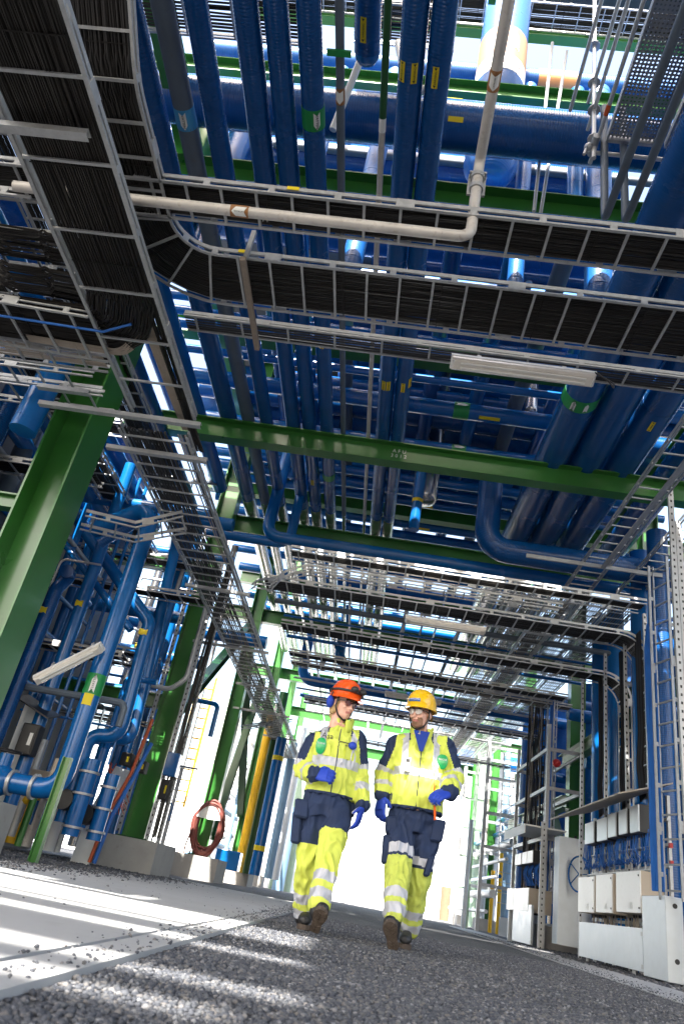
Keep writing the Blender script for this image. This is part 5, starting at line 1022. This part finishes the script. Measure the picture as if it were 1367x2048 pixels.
def limb(mb, pts, rs, seg=16):
    pts = [Vector(p) for p in pts]; P, Q = [], []
    for i in range(len(pts)-1):
        for j in range(4): t = j/4; P.append(pts[i].lerp(pts[i+1], t)); Q.append(rs[i]*(1-t)+rs[i+1]*t)
    P.append(pts[-1]); Q.append(rs[-1]); mb.tube(P, 1, seg, True, Q)
    for p, r in zip(pts, rs): mb.sphere(p, r*.99, nu=14, nv=10)
def remesh(mb, voxel, smooth=4, fold=0., fscale=14., stretch=(1,1,.55), zfun=None):
    o = mb.build('tmp', SKIN, None, origin=(0,0,0)); m = o.modifiers.new('r','REMESH'); m.mode = 'VOXEL'; m.voxel_size = voxel
    s = o.modifiers.new('s','SMOOTH'); s.iterations = smooth; s.factor = .5
    dg = bpy.context.evaluated_depsgraph_get(); dg.update(); me = bpy.data.meshes.new_from_object(o.evaluated_get(dg)); old = o.data
    bpy.data.objects.remove(o); bpy.data.meshes.remove(old); me.materials.clear()
    if fold:
        nv = len(me.vertices); co = np.empty(nv*3); me.vertices.foreach_get('co', co); co = co.reshape(-1,3); no = np.array([v.normal[:] for v in me.vertices])
        for i in range(nv):
            p = co[i]; q = Vector((p[0]*stretch[0]*fscale, p[1]*stretch[1]*fscale, p[2]*stretch[2]*fscale)); w = mnoise.noise_vector(q*.6)*.9
            h = .55-abs(mnoise.noise(q+w))*2.4; h2 = mnoise.noise(q*2.3+w)
            co[i] = p+no[i]*fold*(h*.8+h2*.45)
        me.vertices.foreach_set('co', co.ravel())
    me.update(); me.shade_smooth(); return me
def link_mesh(me, name, mats, parent=None, pick=None, origin=None):
    for m_ in mats: me.materials.append(m_)
    if pick:
        for p in me.polygons: p.material_index = pick(p.center, p.normal)
    me.name = name; o = bpy.data.objects.new(name, me); COL.objects.link(o)
    if parent is None:
        o['_o'] = origin; me.transform(Matrix.Translation(-Vector(origin))); o.location = origin
    else: adopt(o, parent)
    return o
def segdist(c, a, b):
    ab = b-a; t = max(0., min(1., (c-a).dot(ab)/ab.length_squared)); return (c-(a+ab*t)).length, t
def basis(fwd, up=(0,0,1)):
    f = Vector(fwd).normalized(); u = Vector(up); u = (u-f*u.dot(f)).normalized(); r = f.cross(u); return r, f, u    # right-hand side of the person, forward, up
def glove(wrist, d, palm, curl, label_parent, side, spread=.12, thumb_in=1., size=1.):
    d = Vector(d).normalized(); n = Vector(palm).normalized(); n = (n-d*n.dot(d)).normalized(); s = d.cross(n)*side    # s: towards the thumb
    w = Vector(wrist); mb = MB(); S = size
    loft(mb, [(w-d*.035*S, s*.036*S, n*.028*S),(w+d*.01*S, s*.034*S, n*.025*S),(w+d*.05*S, s*.046*S, n*.021*S),(w+d*.095*S, s*.047*S, n*.017*S)])
    Ls = [(.036,.070),(.012,.080),(-.012,.075),(-.035,.058)]
    for k, (off, L) in enumerate(Ls):
        p = w+d*.088*S+s*off*S; a = 0; pts = [p-d*.02*S, p]; dd = d+s*off*spread*12*.2
        for j, f in enumerate((.46,.32,.26)):
            a += curl[k]*(.55 if j == 0 else 1.)*.9; v = (dd.normalized()*math.cos(a)+n*math.sin(a)); p = p+v*L*f*S; pts.append(p)
        limb(mb, pts, [.012*S,.0125*S,.0115*S,.0105*S,.0085*S], 10)
    p = w+d*.025*S+s*.034*S; v1 = (d*.6+s*.75+n*.35*thumb_in).normalized(); v2 = (d*.9+s*.25+n*.7*thumb_in).normalized()
    limb(mb, [w+d*.02*S+s*.015*S, p, p+v1*.036*S, p+v1*.036*S+v2*.030*S], [.02*S,.0155*S,.0135*S,.010*S], 10)
    me = remesh(mb, .0042, 2)
    def pick(c, nn): return 1 if (c-w).dot(n) > .008*S and nn.dot(n) > .2 else (2 if (c-w).dot(d) < .012*S else 0)
    return link_mesh(me, 'glove', [GLBLUE, GLGREY, BLACK], label_parent, pick)
def boot(ankle, heel, toe, up, parent):
    a, h, t = Vector(ankle), Vector(heel), Vector(toe); f = (t-h).normalized(); L = (t-h).length; u = Vector(up); u = (u-f*u.dot(f)).normalized(); s = f.cross(u)
    mb = MB()
    loft(mb, [(h+f*L*.0+u*.045, s*.022, u*.035),(h+f*L*.06+u*.05, s*.036, u*.048),(h+f*L*.25+u*.055, s*.037, u*.053),(h+f*L*.5+u*.05, s*.043, u*.045),(h+f*L*.75+u*.042, s*.050, u*.037),(h+f*L*.93+u*.036, s*.040, u*.030),(h+f*L*1.0+u*.034, s*.018, u*.018)])
    limb(mb, [h+f*L*.2+u*.06, a], [.046,.056])
    o = link_mesh(remesh(mb, .006, 3), 'boot', [BOOT], parent)
    sm = MB(); prof = [(.0,.022),(.04,.034),(.2,.036),(.42,.033),(.62,.045),(.8,.050),(.93,.038),(1.0,.014)]; vs = []
    for z in (-.022,.010):
        for e in (1,-1):
            for x, w in (prof if e == 1 else prof[::-1]): vs.append(h+f*L*x+s*w*e+u*z)
    n = len(prof)*2; fs = [tuple(range(n))[::-1], tuple(range(n,2*n))]+[(i,(i+1)%n,n+(i+1)%n,n+i) for i in range(n)]; sm.add(vs, fs)
    for x in (.1,.2,.3,.55,.66,.77,.88):
        w = .03 if x < .4 else .04
        for e in (-1,1): sm.obox(h+f*L*x+s*w*.52*e-u*.025, (f*.35+s*e*.5).normalized()*w*.42, (f-s*e*.3).normalized()*.007, u*.005)
    sm.build('sole', SOLEB, o); return o
def helmet(c, r, f, u, m_, parent):
    mb = MB(); rows = 9; seg = 36; vs = []; fs = []; A, B, Hh = .118, .142, .150
    for j in range(rows+1):
        t = j/rows*math.pi/2
        for k in range(seg):
            a = 2*math.pi*k/seg; q = math.sin(t)**.82; rid = 1+.018*math.exp(-(math.sin(a)/.22)**2)*(1 if math.cos(t) > .2 else 0)
            vs.append(c+r*(A*q*math.sin(a))+f*(B*q*math.cos(a))+u*(Hh*math.cos(t)**.9*rid))
    for j in range(rows):
        for k in range(seg): k2 = (k+1)%seg; fs.append((j*seg+k,j*seg+k2,(j+1)*seg+k2,(j+1)*seg+k))
    b0 = rows*seg                                             # brim with a peak at the front
    for dz, ex in ((-.018,.010),(-.024,.012),(-.026,-.004)):
        for k in range(seg):
            a = 2*math.pi*k/seg; pk = max(0, math.cos(a))**3*.045 if ex > 0 else 0
            vs.append(c+r*((A+ex)*math.sin(a))+f*((B+ex)*math.cos(a)+pk)+u*(dz-pk*.25))
    for j in range(3):
        o0 = b0+j*seg; o1 = b0+(j+1)*seg
        for k in range(seg): k2 = (k+1)%seg; fs.append((o0+k,o0+k2,o1+k2,o1+k))
    mb.add(vs, fs)
    return mb.build('helmet', m_, parent, 60)
def head_geo(mb, c, r, f, u):
    e = lambda a,b,d: c+r*a+f*b+u*d
    def el(a,b,d,rx,ry,rz):
        q = MB(); q.sphere((0,0,0), rx, ry, rz, 18, 12); mb.add([e(a,b,d)+r*x+f*y+u*z for x,y,z in q.v], q.f)
    el(0,-.012,.045,.076,.096,.090); el(0,.012,-.020,.064,.074,.090); el(0,.040,-.078,.040,.036,.034); el(0,.070,.042,.050,.024,.020)
    for s in (-1,1):
        el(.036*s,.062,-.018,.024,.020,.026); el(.082*s,-.012,.0,.010,.022,.034); el(.030*s,.020,-.075,.028,.040,.026)
    el(0,.094,-.012,.011,.014,.026); el(0,.104,-.030,.015,.015,.012); el(0,.084,-.056,.024,.012,.010); el(0,.080,-.072,.022,.012,.009)
    limb(mb, [e(0,-.02,-.05), e(0,-.035,-.17)], [.056,.060])
def person(spec):
    s = spec; J = s['J']; fwd = s['fwd']; rt = Vector((-fwd.y, fwd.x, 0))*-1     # rt: towards image-left hand side (the person's right)
    rt = Vector((fwd.y, -fwd.x, 0))
    # --- body under the clothes, one continuous surface
    b = MB(); hr, hf, hu = basis(s['face'], s['hup']); hc = J['head']
    head_geo(b, hc, hr, hf, hu)
    T = s['torso']
    loft(b, [(c, rt*(w*.82), fwd*(d*.8)) for c, w, d in T[:-1]]+[(hc-hu*.15, rt*.055, fwd*.055)])
    for a in ('A','B'):
        limb(b, [J['sh'+a]+V(0,0,-.01), J['el'+a], J['wr'+a]], [.052,.042,.03]); limb(b, [J['hip'+a], J['kn'+a], J['an'+a]], [.082,.056,.042])
    me = remesh(b, .0062, 3)
    def pickb(c, n):
        q = c-hc; x, y, z = q.dot(hr), q.dot(hf), q.dot(hu)
        if y > .06 and abs(x) < .024 and -.070 < z < -.054: return 1
        if s['beard'] and z < -.034 and y > .0 and z > -.14 and (abs(x) < .052) and not (abs(x) < .02 and z > -.05) and y > -.0: return 2
        return 0
    body = link_mesh(me, 'person', [SKIN, LIP, BEARD], None, pickb, origin=tuple(s['base'])); tag(body, s['label'], 'person')
    E = lambda a,b_,d: hc+hr*a+hf*b_+hu*d
    for k in (-1,1):
        MB().sphere(E(.031*k,.078,.014), .0125).build('eye', EYEW, body, 180); MB().sphere(E(.031*k+s['gaze'],.0895,.013), .0055).build('iris', BLACK, body, 180)
        mb = MB(); mb.tube([E(.014*k,.094,.034),E(.034*k,.092,.039),E(.050*k,.078,.033)], .0045, 6); mb.build('eyebrow', s['hairm'], body, 60)
    # glasses
    g = MB()
    for k in (-1,1):
        pr_ = [(.006,.103,.028),(.030,.106,.030),(.056,.090,.026),(.060,.082,.008),(.045,.094,-.012),(.022,.104,-.014),(.006,.104,.002)]
        g.add([E(x*k,y,z) for x,y,z in pr_]+[E(x*k,y+.002,z) for x,y,z in pr_], [tuple(range(7)), tuple(range(13,6,-1))]+[(i,(i+1)%7,7+(i+1)%7,7+i) for i in range(7)])
    gl = g.build('glasses', s['lens'], body); fm = MB()
    for k in (-1,1): fm.tube([E(.058*k,.086,.022),E(.078*k,.05,.020),E(.083*k,-.03,.012)], .004, 6)
    fm.tube([E(-.056,.092,.029),E(-.03,.108,.031),E(0,.106,.027),E(.03,.108,.031),E(.056,.092,.029)], .003, 6); fm.build('frame', BLACK, gl, 60)
    # hair
    if s['hair'] == 'long':
        h = MB()
        def el(a,b_,d,rx,ry,rz):
            q = MB(); q.sphere((0,0,0), rx, ry, rz, 16, 10); h.add([E(a,b_,d)+hr*x+hf*y+hu*z for x,y,z in q.v], q.f)
        el(0,-.035,.02,.088,.088,.085); el(.07,-.035,-.03,.030,.045,.060); el(-.07,-.035,-.03,.030,.045,.060); el(0,-.085,-.06,.06,.035,.07)
        link_mesh(remesh(h, .006, 2, .004, 60), 'hair', [HAIR], body)
    else:
        h = MB(); 
        for k in (-1,1): h.tube([E(.079*k,-.0,.045),E(.082*k,-.012,.02),E(.081*k,-.05,.0),E(.06*k,-.09,-.02)], .012, 8)
        link_mesh(remesh(h, .005, 1, .002, 60), 'hair', [HAIRB], body)
    hm = helmet(E(0,-.005,.062), hr, hf, hu, s['helmet'], body)
    st = MB(); 
    for k in (-1,1): st.tube(fillet([E(.086*k,.02,.05),E(.088*k,.012,-.03),E(.055*k,.03,-.098),E(0,.045,-.122)],.05), .0065, 6)
    st.build('chin_strap', BLACK, body, 60)
    s['extra_head'](body, hm, E, hr, hf, hu)
    # --- jacket
    j = MB(); loft(j, [(c, rt*w, fwd*d) for c, w, d in T], 28)
    AR = s['ar']
    for a in ('A','B'): limb(j, [J['sh'+a], J['el'+a], J['wr'+a]-(J['wr'+a]-J['el'+a]).normalized()*.02], AR)
    for w_ in (-1,1): limb(j, [T[-2][0]+V(0,0,-.01), J['sh'+('A' if w_ < 0 else 'B')]+V(0,0,.0)], [.075,.082])
    me = remesh(j, .0072, 4, .017, 15)
    cen = lambda z: next((T[i][0].lerp(T[i+1][0], (z-T[i][0].z)/(T[i+1][0].z-T[i][0].z)) for i in range(len(T)-1) if T[i][0].z <= z <= T[i+1][0].z), T[-1][0] if z > T[-1][0].z else T[0][0])
    zc_ = s['band']; hem = T[0][0].z
    def pickj(c, n):
        q = cen(c.z); x = (c-q).dot(rt); y = (c-q).dot(fwd)
        W_ = next((T[i][1]+(T[i+1][1]-T[i][1])*((c.z-T[i][0].z)/(T[i+1][0].z-T[i][0].z)) for i in range(len(T)-1) if T[i][0].z <= c.z <= T[i+1][0].z), .1)
        for a in ('A','B'):
            d1, t1 = segdist(c, J['sh'+a], J['el'+a]); d2, t2 = segdist(c, J['el'+a], J['wr'+a])
            if min(d1/AR[0], d2/AR[1]) < 1.25 and (abs(x) > W_*.93 or (d2 < d1 and d2/AR[2] < 1.4 and c.z < J['sh'+a].z-.12 and y > .08)):
                if d2 < d1:
                    if t2 > .93: return 1
                    if .42 < t2 < .62: return 2
                    return 0
                if .78 < t1 < .99: return 2
                out = (c-J['sh'+a].lerp(J['el'+a], t1)).dot(rt)*(1 if x > 0 else -1)
                if t1 < .78 and out > AR[0]*.15: return 1
                return 0
        if c.z < hem+.022: return 1
        if zc_-.030 < c.z < zc_+.030: return 2
        if .098 < abs(x) < .148 and c.z > zc_: return 2
        if c.z > T[-2][0].z-.045 and abs(x) > .085 and y < .09: return 1
        if c.z > T[-1][0].z-.03 and s['open'] and 0: return 1
        return 0
    jk = link_mesh(me, 'jacket', [HIVIS, NAVY, REFL], body, pickj)
    # collar, zip
    cl = MB(); cc = T[-1][0]; n = 26; op = s['open']; vs = []; fs = []
    for jj, (dz, rr) in enumerate(((-.045,.098),(.0,.088),(.045,.092),(.047,.084),(-.02,.078))):
        for k in range(n+1):
            a = op+(2*math.pi-2*op)*k/n; flare = 1+(.25*op if jj in (2,3) else .0)*max(0,math.cos(a))
            vs.append(cc+fwd*(math.cos(a)*rr*flare*1.02)+rt*(math.sin(a)*rr*flare)+V(0,0,dz-(.02 if abs(k-n/2) > n*.42 else 0)))
    for jj in range(4):
        for k in range(n): fs.append((jj*(n+1)+k,jj*(n+1)+k+1,(jj+1)*(n+1)+k+1,(jj+1)*(n+1)+k))
    cl.add(vs, fs); co = cl.build('collar', HIVIS, jk, 60); so = co.modifiers.new('t','SOLIDIFY'); so.thickness = .006
    def front(x, z, off=.0):                                     # point on the jacket front
        q = cen(z)+rt*x; 
        i = next((i for i in range(len(T)-1) if T[i][0].z <= z <= T[i+1][0].z), 0); t = (z-T[i][0].z)/(T[i+1][0].z-T[i][0].z)
        W_ = T[i][1]*(1-t)+T[i+1][1]*t; D_ = T[i][2]*(1-t)+T[i+1][2]*t
        return q+fwd*(D_*math.sqrt(max(0,1-(x/W_)**2))+.004+off)
    zp = MB(); zz = np.linspace(hem+.02, T[-1][0].z-.05-s['zipdrop'], 14); zp.tube([front(0,z) for z in zz], .004, 6); zp.build('zip', NAVY, jk, 60)
    for x in (-.11,.11):
        pk = MB(); z0 = zc_+.035; P = [front(x-.05,z0,.006),front(x+.05,z0,.006),front(x+.05,z0+.085,.006),front(x-.05,z0+.085,.006)]; pk.add(P+[p-fwd*.02 for p in P], [(0,1,2,3),(7,6,5,4),(0,4,5,1),(1,5,6,2),(2,6,7,3),(3,7,4,0)]); 
        if s['pockets']: pk.build('chest_pocket', HIVIS, jk)
    # --- trousers
    t = MB(); H0 = s['pelvis']; loft(t, [(H0+V(0,0,.08), rt*.175, fwd*.13),(H0, rt*.185, fwd*.135),(H0-V(0,0,.09), rt*.16, fwd*.12)], 24)
    LR = s['lr']
    for a in ('A','B'): limb(t, [J['hip'+a], J['kn'+a], J['an'+a]+(J['kn'+a]-J['an'+a]).normalized()*.05], LR)
    me = remesh(t, .0072, 4, .019, 13)
    def pickt(c, n):
        best = min(('A','B'), key=lambda a: min(segdist(c,J['hip'+a],J['kn'+a])[0], segdist(c,J['kn'+a],J['an'+a])[0]))
        d1, t1 = segdist(c, J['hip'+best], J['kn'+best]); d2, t2 = segdist(c, J['kn'+best], J['an'+best]); tt = t1 if d1 < d2 else 1+t2
        for lo, hi, m_ in s['leg'+best]:
            if lo <= tt < hi: return m_
        return 1
    tr_ = link_mesh(me, 'trousers', [s['tro'], NAVY, REFL], body, pickt)
    for (c, sz, tl) in s['tool']:
        mb = MB(); c = Vector(c); mb.obox(c, rt*sz[0]/2, fwd*sz[1]/2, (V(0,0,1)+rt*tl).normalized()*sz[2]/2); o = mb.build('tool_pocket', NAVY, tr_); o.modifiers.new('b','BEVEL').width = .014
    for a in ('A','B'):
        an, hl, to = J['an'+a], J['heel'+a], J['toe'+a]; boot(an, hl, to, s['bup'+a], body)
        w = J['wr'+a]; glove(w, s['hd'+a], s['pn'+a], s['curl'+a], body, 1 if a == 'A' else -1, size=s.get('gs',1.12))
    s['extra_body'](body, jk, front, rt, fwd, T)
    return body
def P_(px, py, Y): return oy(px, py, Y)
# ---- the woman
Yw = 5.86
fw = V(.10,-1,0).normalized()
Jw = dict(head=P_(687,1411,Yw-.06), shA=P_(629,1487,Yw), shB=P_(711,1481,Yw+.02), elA=P_(606,1538,Yw-.02), elB=P_(717,1543,Yw+.06), wrA=P_(630,1549,Yw-.22), wrB=P_(723,1613,Yw-.06),
    hipA=P_(630,1628,Yw+.02), hipB=P_(674,1630,Yw-.02), knA=P_(614,1728,Yw+.04), knB=P_(656,1722,Yw-.16), anA=P_(604,1835,Yw+.18), anB=P_(634,1822,Yw-.30),
    heelA=P_(604,1862,Yw+.22), toeA=P_(605,1866,Yw-.02), heelB=P_(628,1860,Yw-.30), toeB=P_(646,1816,Yw-.42))
for k in ('heelA','toeA'): Jw[k].z = .03
def woman_head(body, hm, E, r, f, u):
    gg = MB(); gg.tube([E(.128*math.sin(a),-.005+.152*math.cos(a),.098) for a in [x/16*6.283 for x in range(17)]], .009, 6, False); gg.build('goggle_strap', BLACK, hm, 60)
    g2 = MB(); 
    for k in (-1,1): g2.sphere(E(.04*k,.15,.115), .034, .024, .026)
    g2.build('goggles', BLACK, hm, 60)
    for k in (-1,1):
        MB().sphere(E(-.115*k if 0 else .118*k,-.03,-.005 if k > 0 else .055), .032, .042, .050).build('ear_defender', GLBLUE, hm, 60)
        MB().tube([E(.124*k,-.02,.02),E(.130*k,-.01,.075)], .006, 6).build('ear_defender_arm', BLACK, hm)
def woman_body(body, jk, front, rt, fwd, T):
    z = Zw(641,1492); p = front(Xr(T,641,1492,Yw), z, .018)
    badge(jk, p, rt, fwd, .040, .062, 'RESCUE')
    c = front(Xr(T,705,1491,Yw), Zw(705,1491), .02); bp2 = MB().sphere(c, .034, .024, .030).build('blue_pouch', GLBLUE, jk, 180)
    cd_ = MB(); cd_.tube(fillet([c+V(-.03,-.01,.01), c+V(-.10,-.01,.015), front(0.0,c.z+.0,.01)],.02), .0035, 5); cd_.tube(fillet([c+V(-.03,-.01,-.01), c+V(-.10,-.01,-.01), front(0.005,c.z-.03,.01)],.02), .003, 5); cd_.build('cord', BLACK, jk, 60)
    x = Xr(T,655,1472,Yw); q = front(x, Zw(655,1472), .022); text_mesh('Åsa', .062, frame(q, -rt, fwd), INK, 'name_lettering', jk)
def Zw(px, py, Y=None): return oy(px, py, (Y or Yw)-.13).z
def Xr(T, px, py, Y):
    p = oy(px, py, Y-.13); fwd_ = CUR['fwd']; rt_ = Vector((fwd_.y, -fwd_.x, 0)); z = p.z
    q = next((T[i][0].lerp(T[i+1][0], (z-T[i][0].z)/(T[i+1][0].z-T[i][0].z)) for i in range(len(T)-1) if T[i][0].z <= z <= T[i+1][0].z), T[0][0]); return (p-q).dot(rt_)
def badge(jk, p, rt, fwd, w, h, txt):
    n = 20; mb = MB(); vs = []; fs = []
    for dz, sc in ((0,1),(.016,1),(.022,.8)):
        for k in range(n):
            a = 2*math.pi*k/n; y = math.sin(a); x = math.cos(a)*(1-.18*(-y if y < 0 else 0)); x = math.copysign(abs(x)**.75, x); vs.append(p+rt*w*x*sc+V(0,0,1)*h*math.copysign(abs(y)**.85, y)*sc+fwd*(dz-.008))
    for j in range(2):
        for k in range(n): fs.append((j*n+k,j*n+(k+1)%n,(j+1)*n+(k+1)%n,(j+1)*n+k))
    fs.append(tuple(2*n+k for k in range(n))); mb.add(vs, fs); o = mb.build('badge', BADGE, jk, 50)
    text_mesh(txt, w*.42, frame(p+fwd*.016+V(0,0,h*.28), -rt, fwd), PAPER, 'lettering', o); return o
Tw = [(P_(657,1594,Yw),.190,.150),(P_(662,1566,Yw),.192,.150),(P_(669,1530,Yw),.196,.152),(P_(673,1500,Yw),.195,.145),(P_(676,1478,Yw),.170,.115),(P_(680,1462,Yw),.105,.09),(P_(683,1450,Yw),.080,.080)]
CUR = {'fwd': fw}
HI, NV, RF = 0, 1, 2
spec_w = dict(J=Jw, fwd=fw, face=V(.85,-1,-.08), hup=V(.06,0,1), torso=Tw, base=V(Jw['hipA'].x+.05,Yw,0), beard=False, gaze=.003, hairm=HAIR, lens=LENS, hair='long', helmet=HORG, extra_head=woman_head, extra_body=woman_body,
    ar=[.082,.076,.062], band=Zw(668,1524), open=.25, zipdrop=0., pockets=True, pelvis=P_(653,1612,Yw), lr=[.112,.088,.074], tro=HIVIS,
    legA=[(0,.60,NV),(.60,1.50,HI),(1.50,1.68,RF),(1.68,1.80,HI),(1.80,1.98,RF),(1.98,3,HI)], legB=[(0,.42,NV),(.42,1.28,HI),(1.28,1.48,RF),(1.48,1.62,HI),(1.62,1.82,RF),(1.82,3,HI)],
    tool=[(P_(592,1655,Yw-.02),(.07,.10,.22),.12),(P_(603,1617,Yw-.08),(.11,.06,.13),.1),(P_(704,1618,Yw+.05),(.05,.10,.13),-.1)],
    bupA=V(0,0,1), bupB=V(.05,1,.5), hdA=V(.85,-.35,.05), pnA=V(0,.75,-.3), curlA=(1.0,1.05,1.1,1.1), hdB=V(-.10,-.15,-1), pnB=V(-.9,.2,0), curlB=(.35,.42,.48,.55), gs=1.12,
    label='woman in yellow high visibility workwear and orange helmet, walking on the left, one hand raised')
person(spec_w)
# ---- the man
Ym = 6.0
fm_ = V(-.05,-1,0).normalized()
Jm = dict(head=P_(840,1431,Ym-.06), shA=P_(794,1492,Ym), shB=P_(888,1496,Ym), elA=P_(770,1548,Ym+.04), elB=P_(906,1556,Ym-.02), wrA=P_(764,1592,Ym-.02), wrB=P_(898,1586,Ym-.24),
    hipA=P_(800,1655,Ym-.02), hipB=P_(850,1662,Ym+.02), knA=P_(795,1748,Ym-.16), knB=P_(834,1762,Ym+.04), anA=P_(786,1842,Ym-.34), anB=P_(815,1866,Ym+.16),
    heelA=P_(786,1897,Ym-.36), toeA=P_(778,1840,Ym-.47), heelB=P_(812,1890,Ym+.2), toeB=P_(807,1896,Ym-.06))
for k in ('heelB','toeB'): Jm[k].z = .03
def man_head(body, hm, E, r, f, u):
    mb = MB(); k = 9; vs = []
    for i in range(k+1):
        a = -.45+.9*i/k
        for z in (.020,.046):
            q = math.sqrt(max(0,1-(z/.150)**2)); vs.append(E(.1235*q*math.sin(a),-.005+.1495*q*math.cos(a),.062+z))
    mb.add(vs, [(2*i,2*i+2,2*i+3,2*i+1) for i in range(k)]); lb_ = mb.build('name_label', BLUEL, hm)
    text_mesh('Henrik Andersson', .016, frame(E(0,.150,.095), r, f), PAPER, 'name_lettering', lb_)
    a = 1.15; MB().sphere(E(.1*math.sin(a)+.01,.12*math.cos(a),.165), .02,.02,.016).build('side_sticker', BLUEL, hm)
def man_body(body, jk, front, rt, fwd, T):
    CUR['fwd'] = fwd
    p = front(Xr(T,884,1523,Ym), Zw(884,1523,Ym), .012); badge(jk, p, rt, fwd, .044, .056, 'RESCUE')
    p = front(Xr(T,814,1530,Ym), Zw(814,1530,Ym), .014); mb = MB(); mb.obox(p, rt*.022, fwd*.014, V(0,0,.052)); d_ = mb.build('gas_detector', mat('detector_case',(.62,.60,.48),.5), jk); mb = MB(); mb.obox(p+fwd*.015+V(0,0,.028), rt*.015, fwd*.001, V(0,0,.012)); mb.build('display', BLACK, d_)
    sh = MB(); c = T[-1][0]; sh.add([c+fwd*.088+rt*.065+V(0,0,.0), c+fwd*.088-rt*.065+V(0,0,.0), front(-.014,c.z-.17,.014), front(.014,c.z-.17,.014)], [(0,1,2,3)]); o = sh.build('shirt', SHIRT, body); o.modifiers.new('t','SOLIDIFY').thickness = .004
    q = P_(868,1585,Ym-.26); e = P_(869,1640,Ym-.22); mb = MB(); mb.bar(q, e, .016, .006, (0,1,0)); mb.bar(q, P_(868,1530,Ym-.16), .008, .004, (0,1,0)); mb.build('orange_strap', ORANGE, body)
Tm = [(P_(829,1624,Ym),.215,.165),(P_(832,1590,Ym),.214,.168),(P_(836,1555,Ym),.212,.165),(P_(839,1520,Ym),.212,.152),(P_(841,1493,Ym),.185,.122),(P_(841,1478,Ym),.120,.10),(P_(842,1467,Ym),.088,.086)]
CUR['fwd'] = fm_
spec_m = dict(J=Jm, fwd=fm_, face=V(-.62,-1,-.03), hup=V(0,0,1), torso=Tm, base=V(Jm['hipA'].x,Ym,0), beard=True, gaze=-.003, hairm=HAIRB, lens=CLEAR, hair='short', helmet=HYEL, extra_head=man_head, extra_body=man_body,
    ar=[.088,.082,.068], band=Zw(835,1545,Ym), open=.55, zipdrop=.10, pockets=False, pelvis=P_(824,1640,Ym), lr=[.118,.094,.080], tro=HIVISD,
    legA=[(0,.46,NV),(.46,.66,RF),(.66,.72,NV),(.72,1.42,HI),(1.42,1.62,RF),(1.62,1.74,HI),(1.74,1.94,RF),(1.94,3,HI)], legB=[(0,.54,NV),(.54,.70,RF),(.70,.76,NV),(.76,1.52,HI),(1.52,1.68,RF),(1.68,1.78,HI),(1.78,1.94,RF),(1.94,3,HI)],
    tool=[(P_(773,1700,Ym-.10),(.075,.10,.20),.06),(P_(874,1662,Ym-.04),(.10,.10,.16),-.12),(P_(856,1734,Ym-.04),(.05,.10,.14),-.2),(P_(782,1650,Ym-.08),(.09,.08,.12),.05)],
    bupA=V(.0,1,.4), bupB=V(0,0,1), hdA=V(-.05,-.2,-1), pnA=V(.7,.6,.1), curlA=(.5,.55,.6,.65), hdB=V(-.75,-.45,-.35), pnB=V(0,.5,-.7), curlB=(.8,.9,1.0,1.1), gs=1.18,
    label='man in worn yellow high visibility workwear and yellow helmet, walking on the right, looking aside')
person(spec_m)
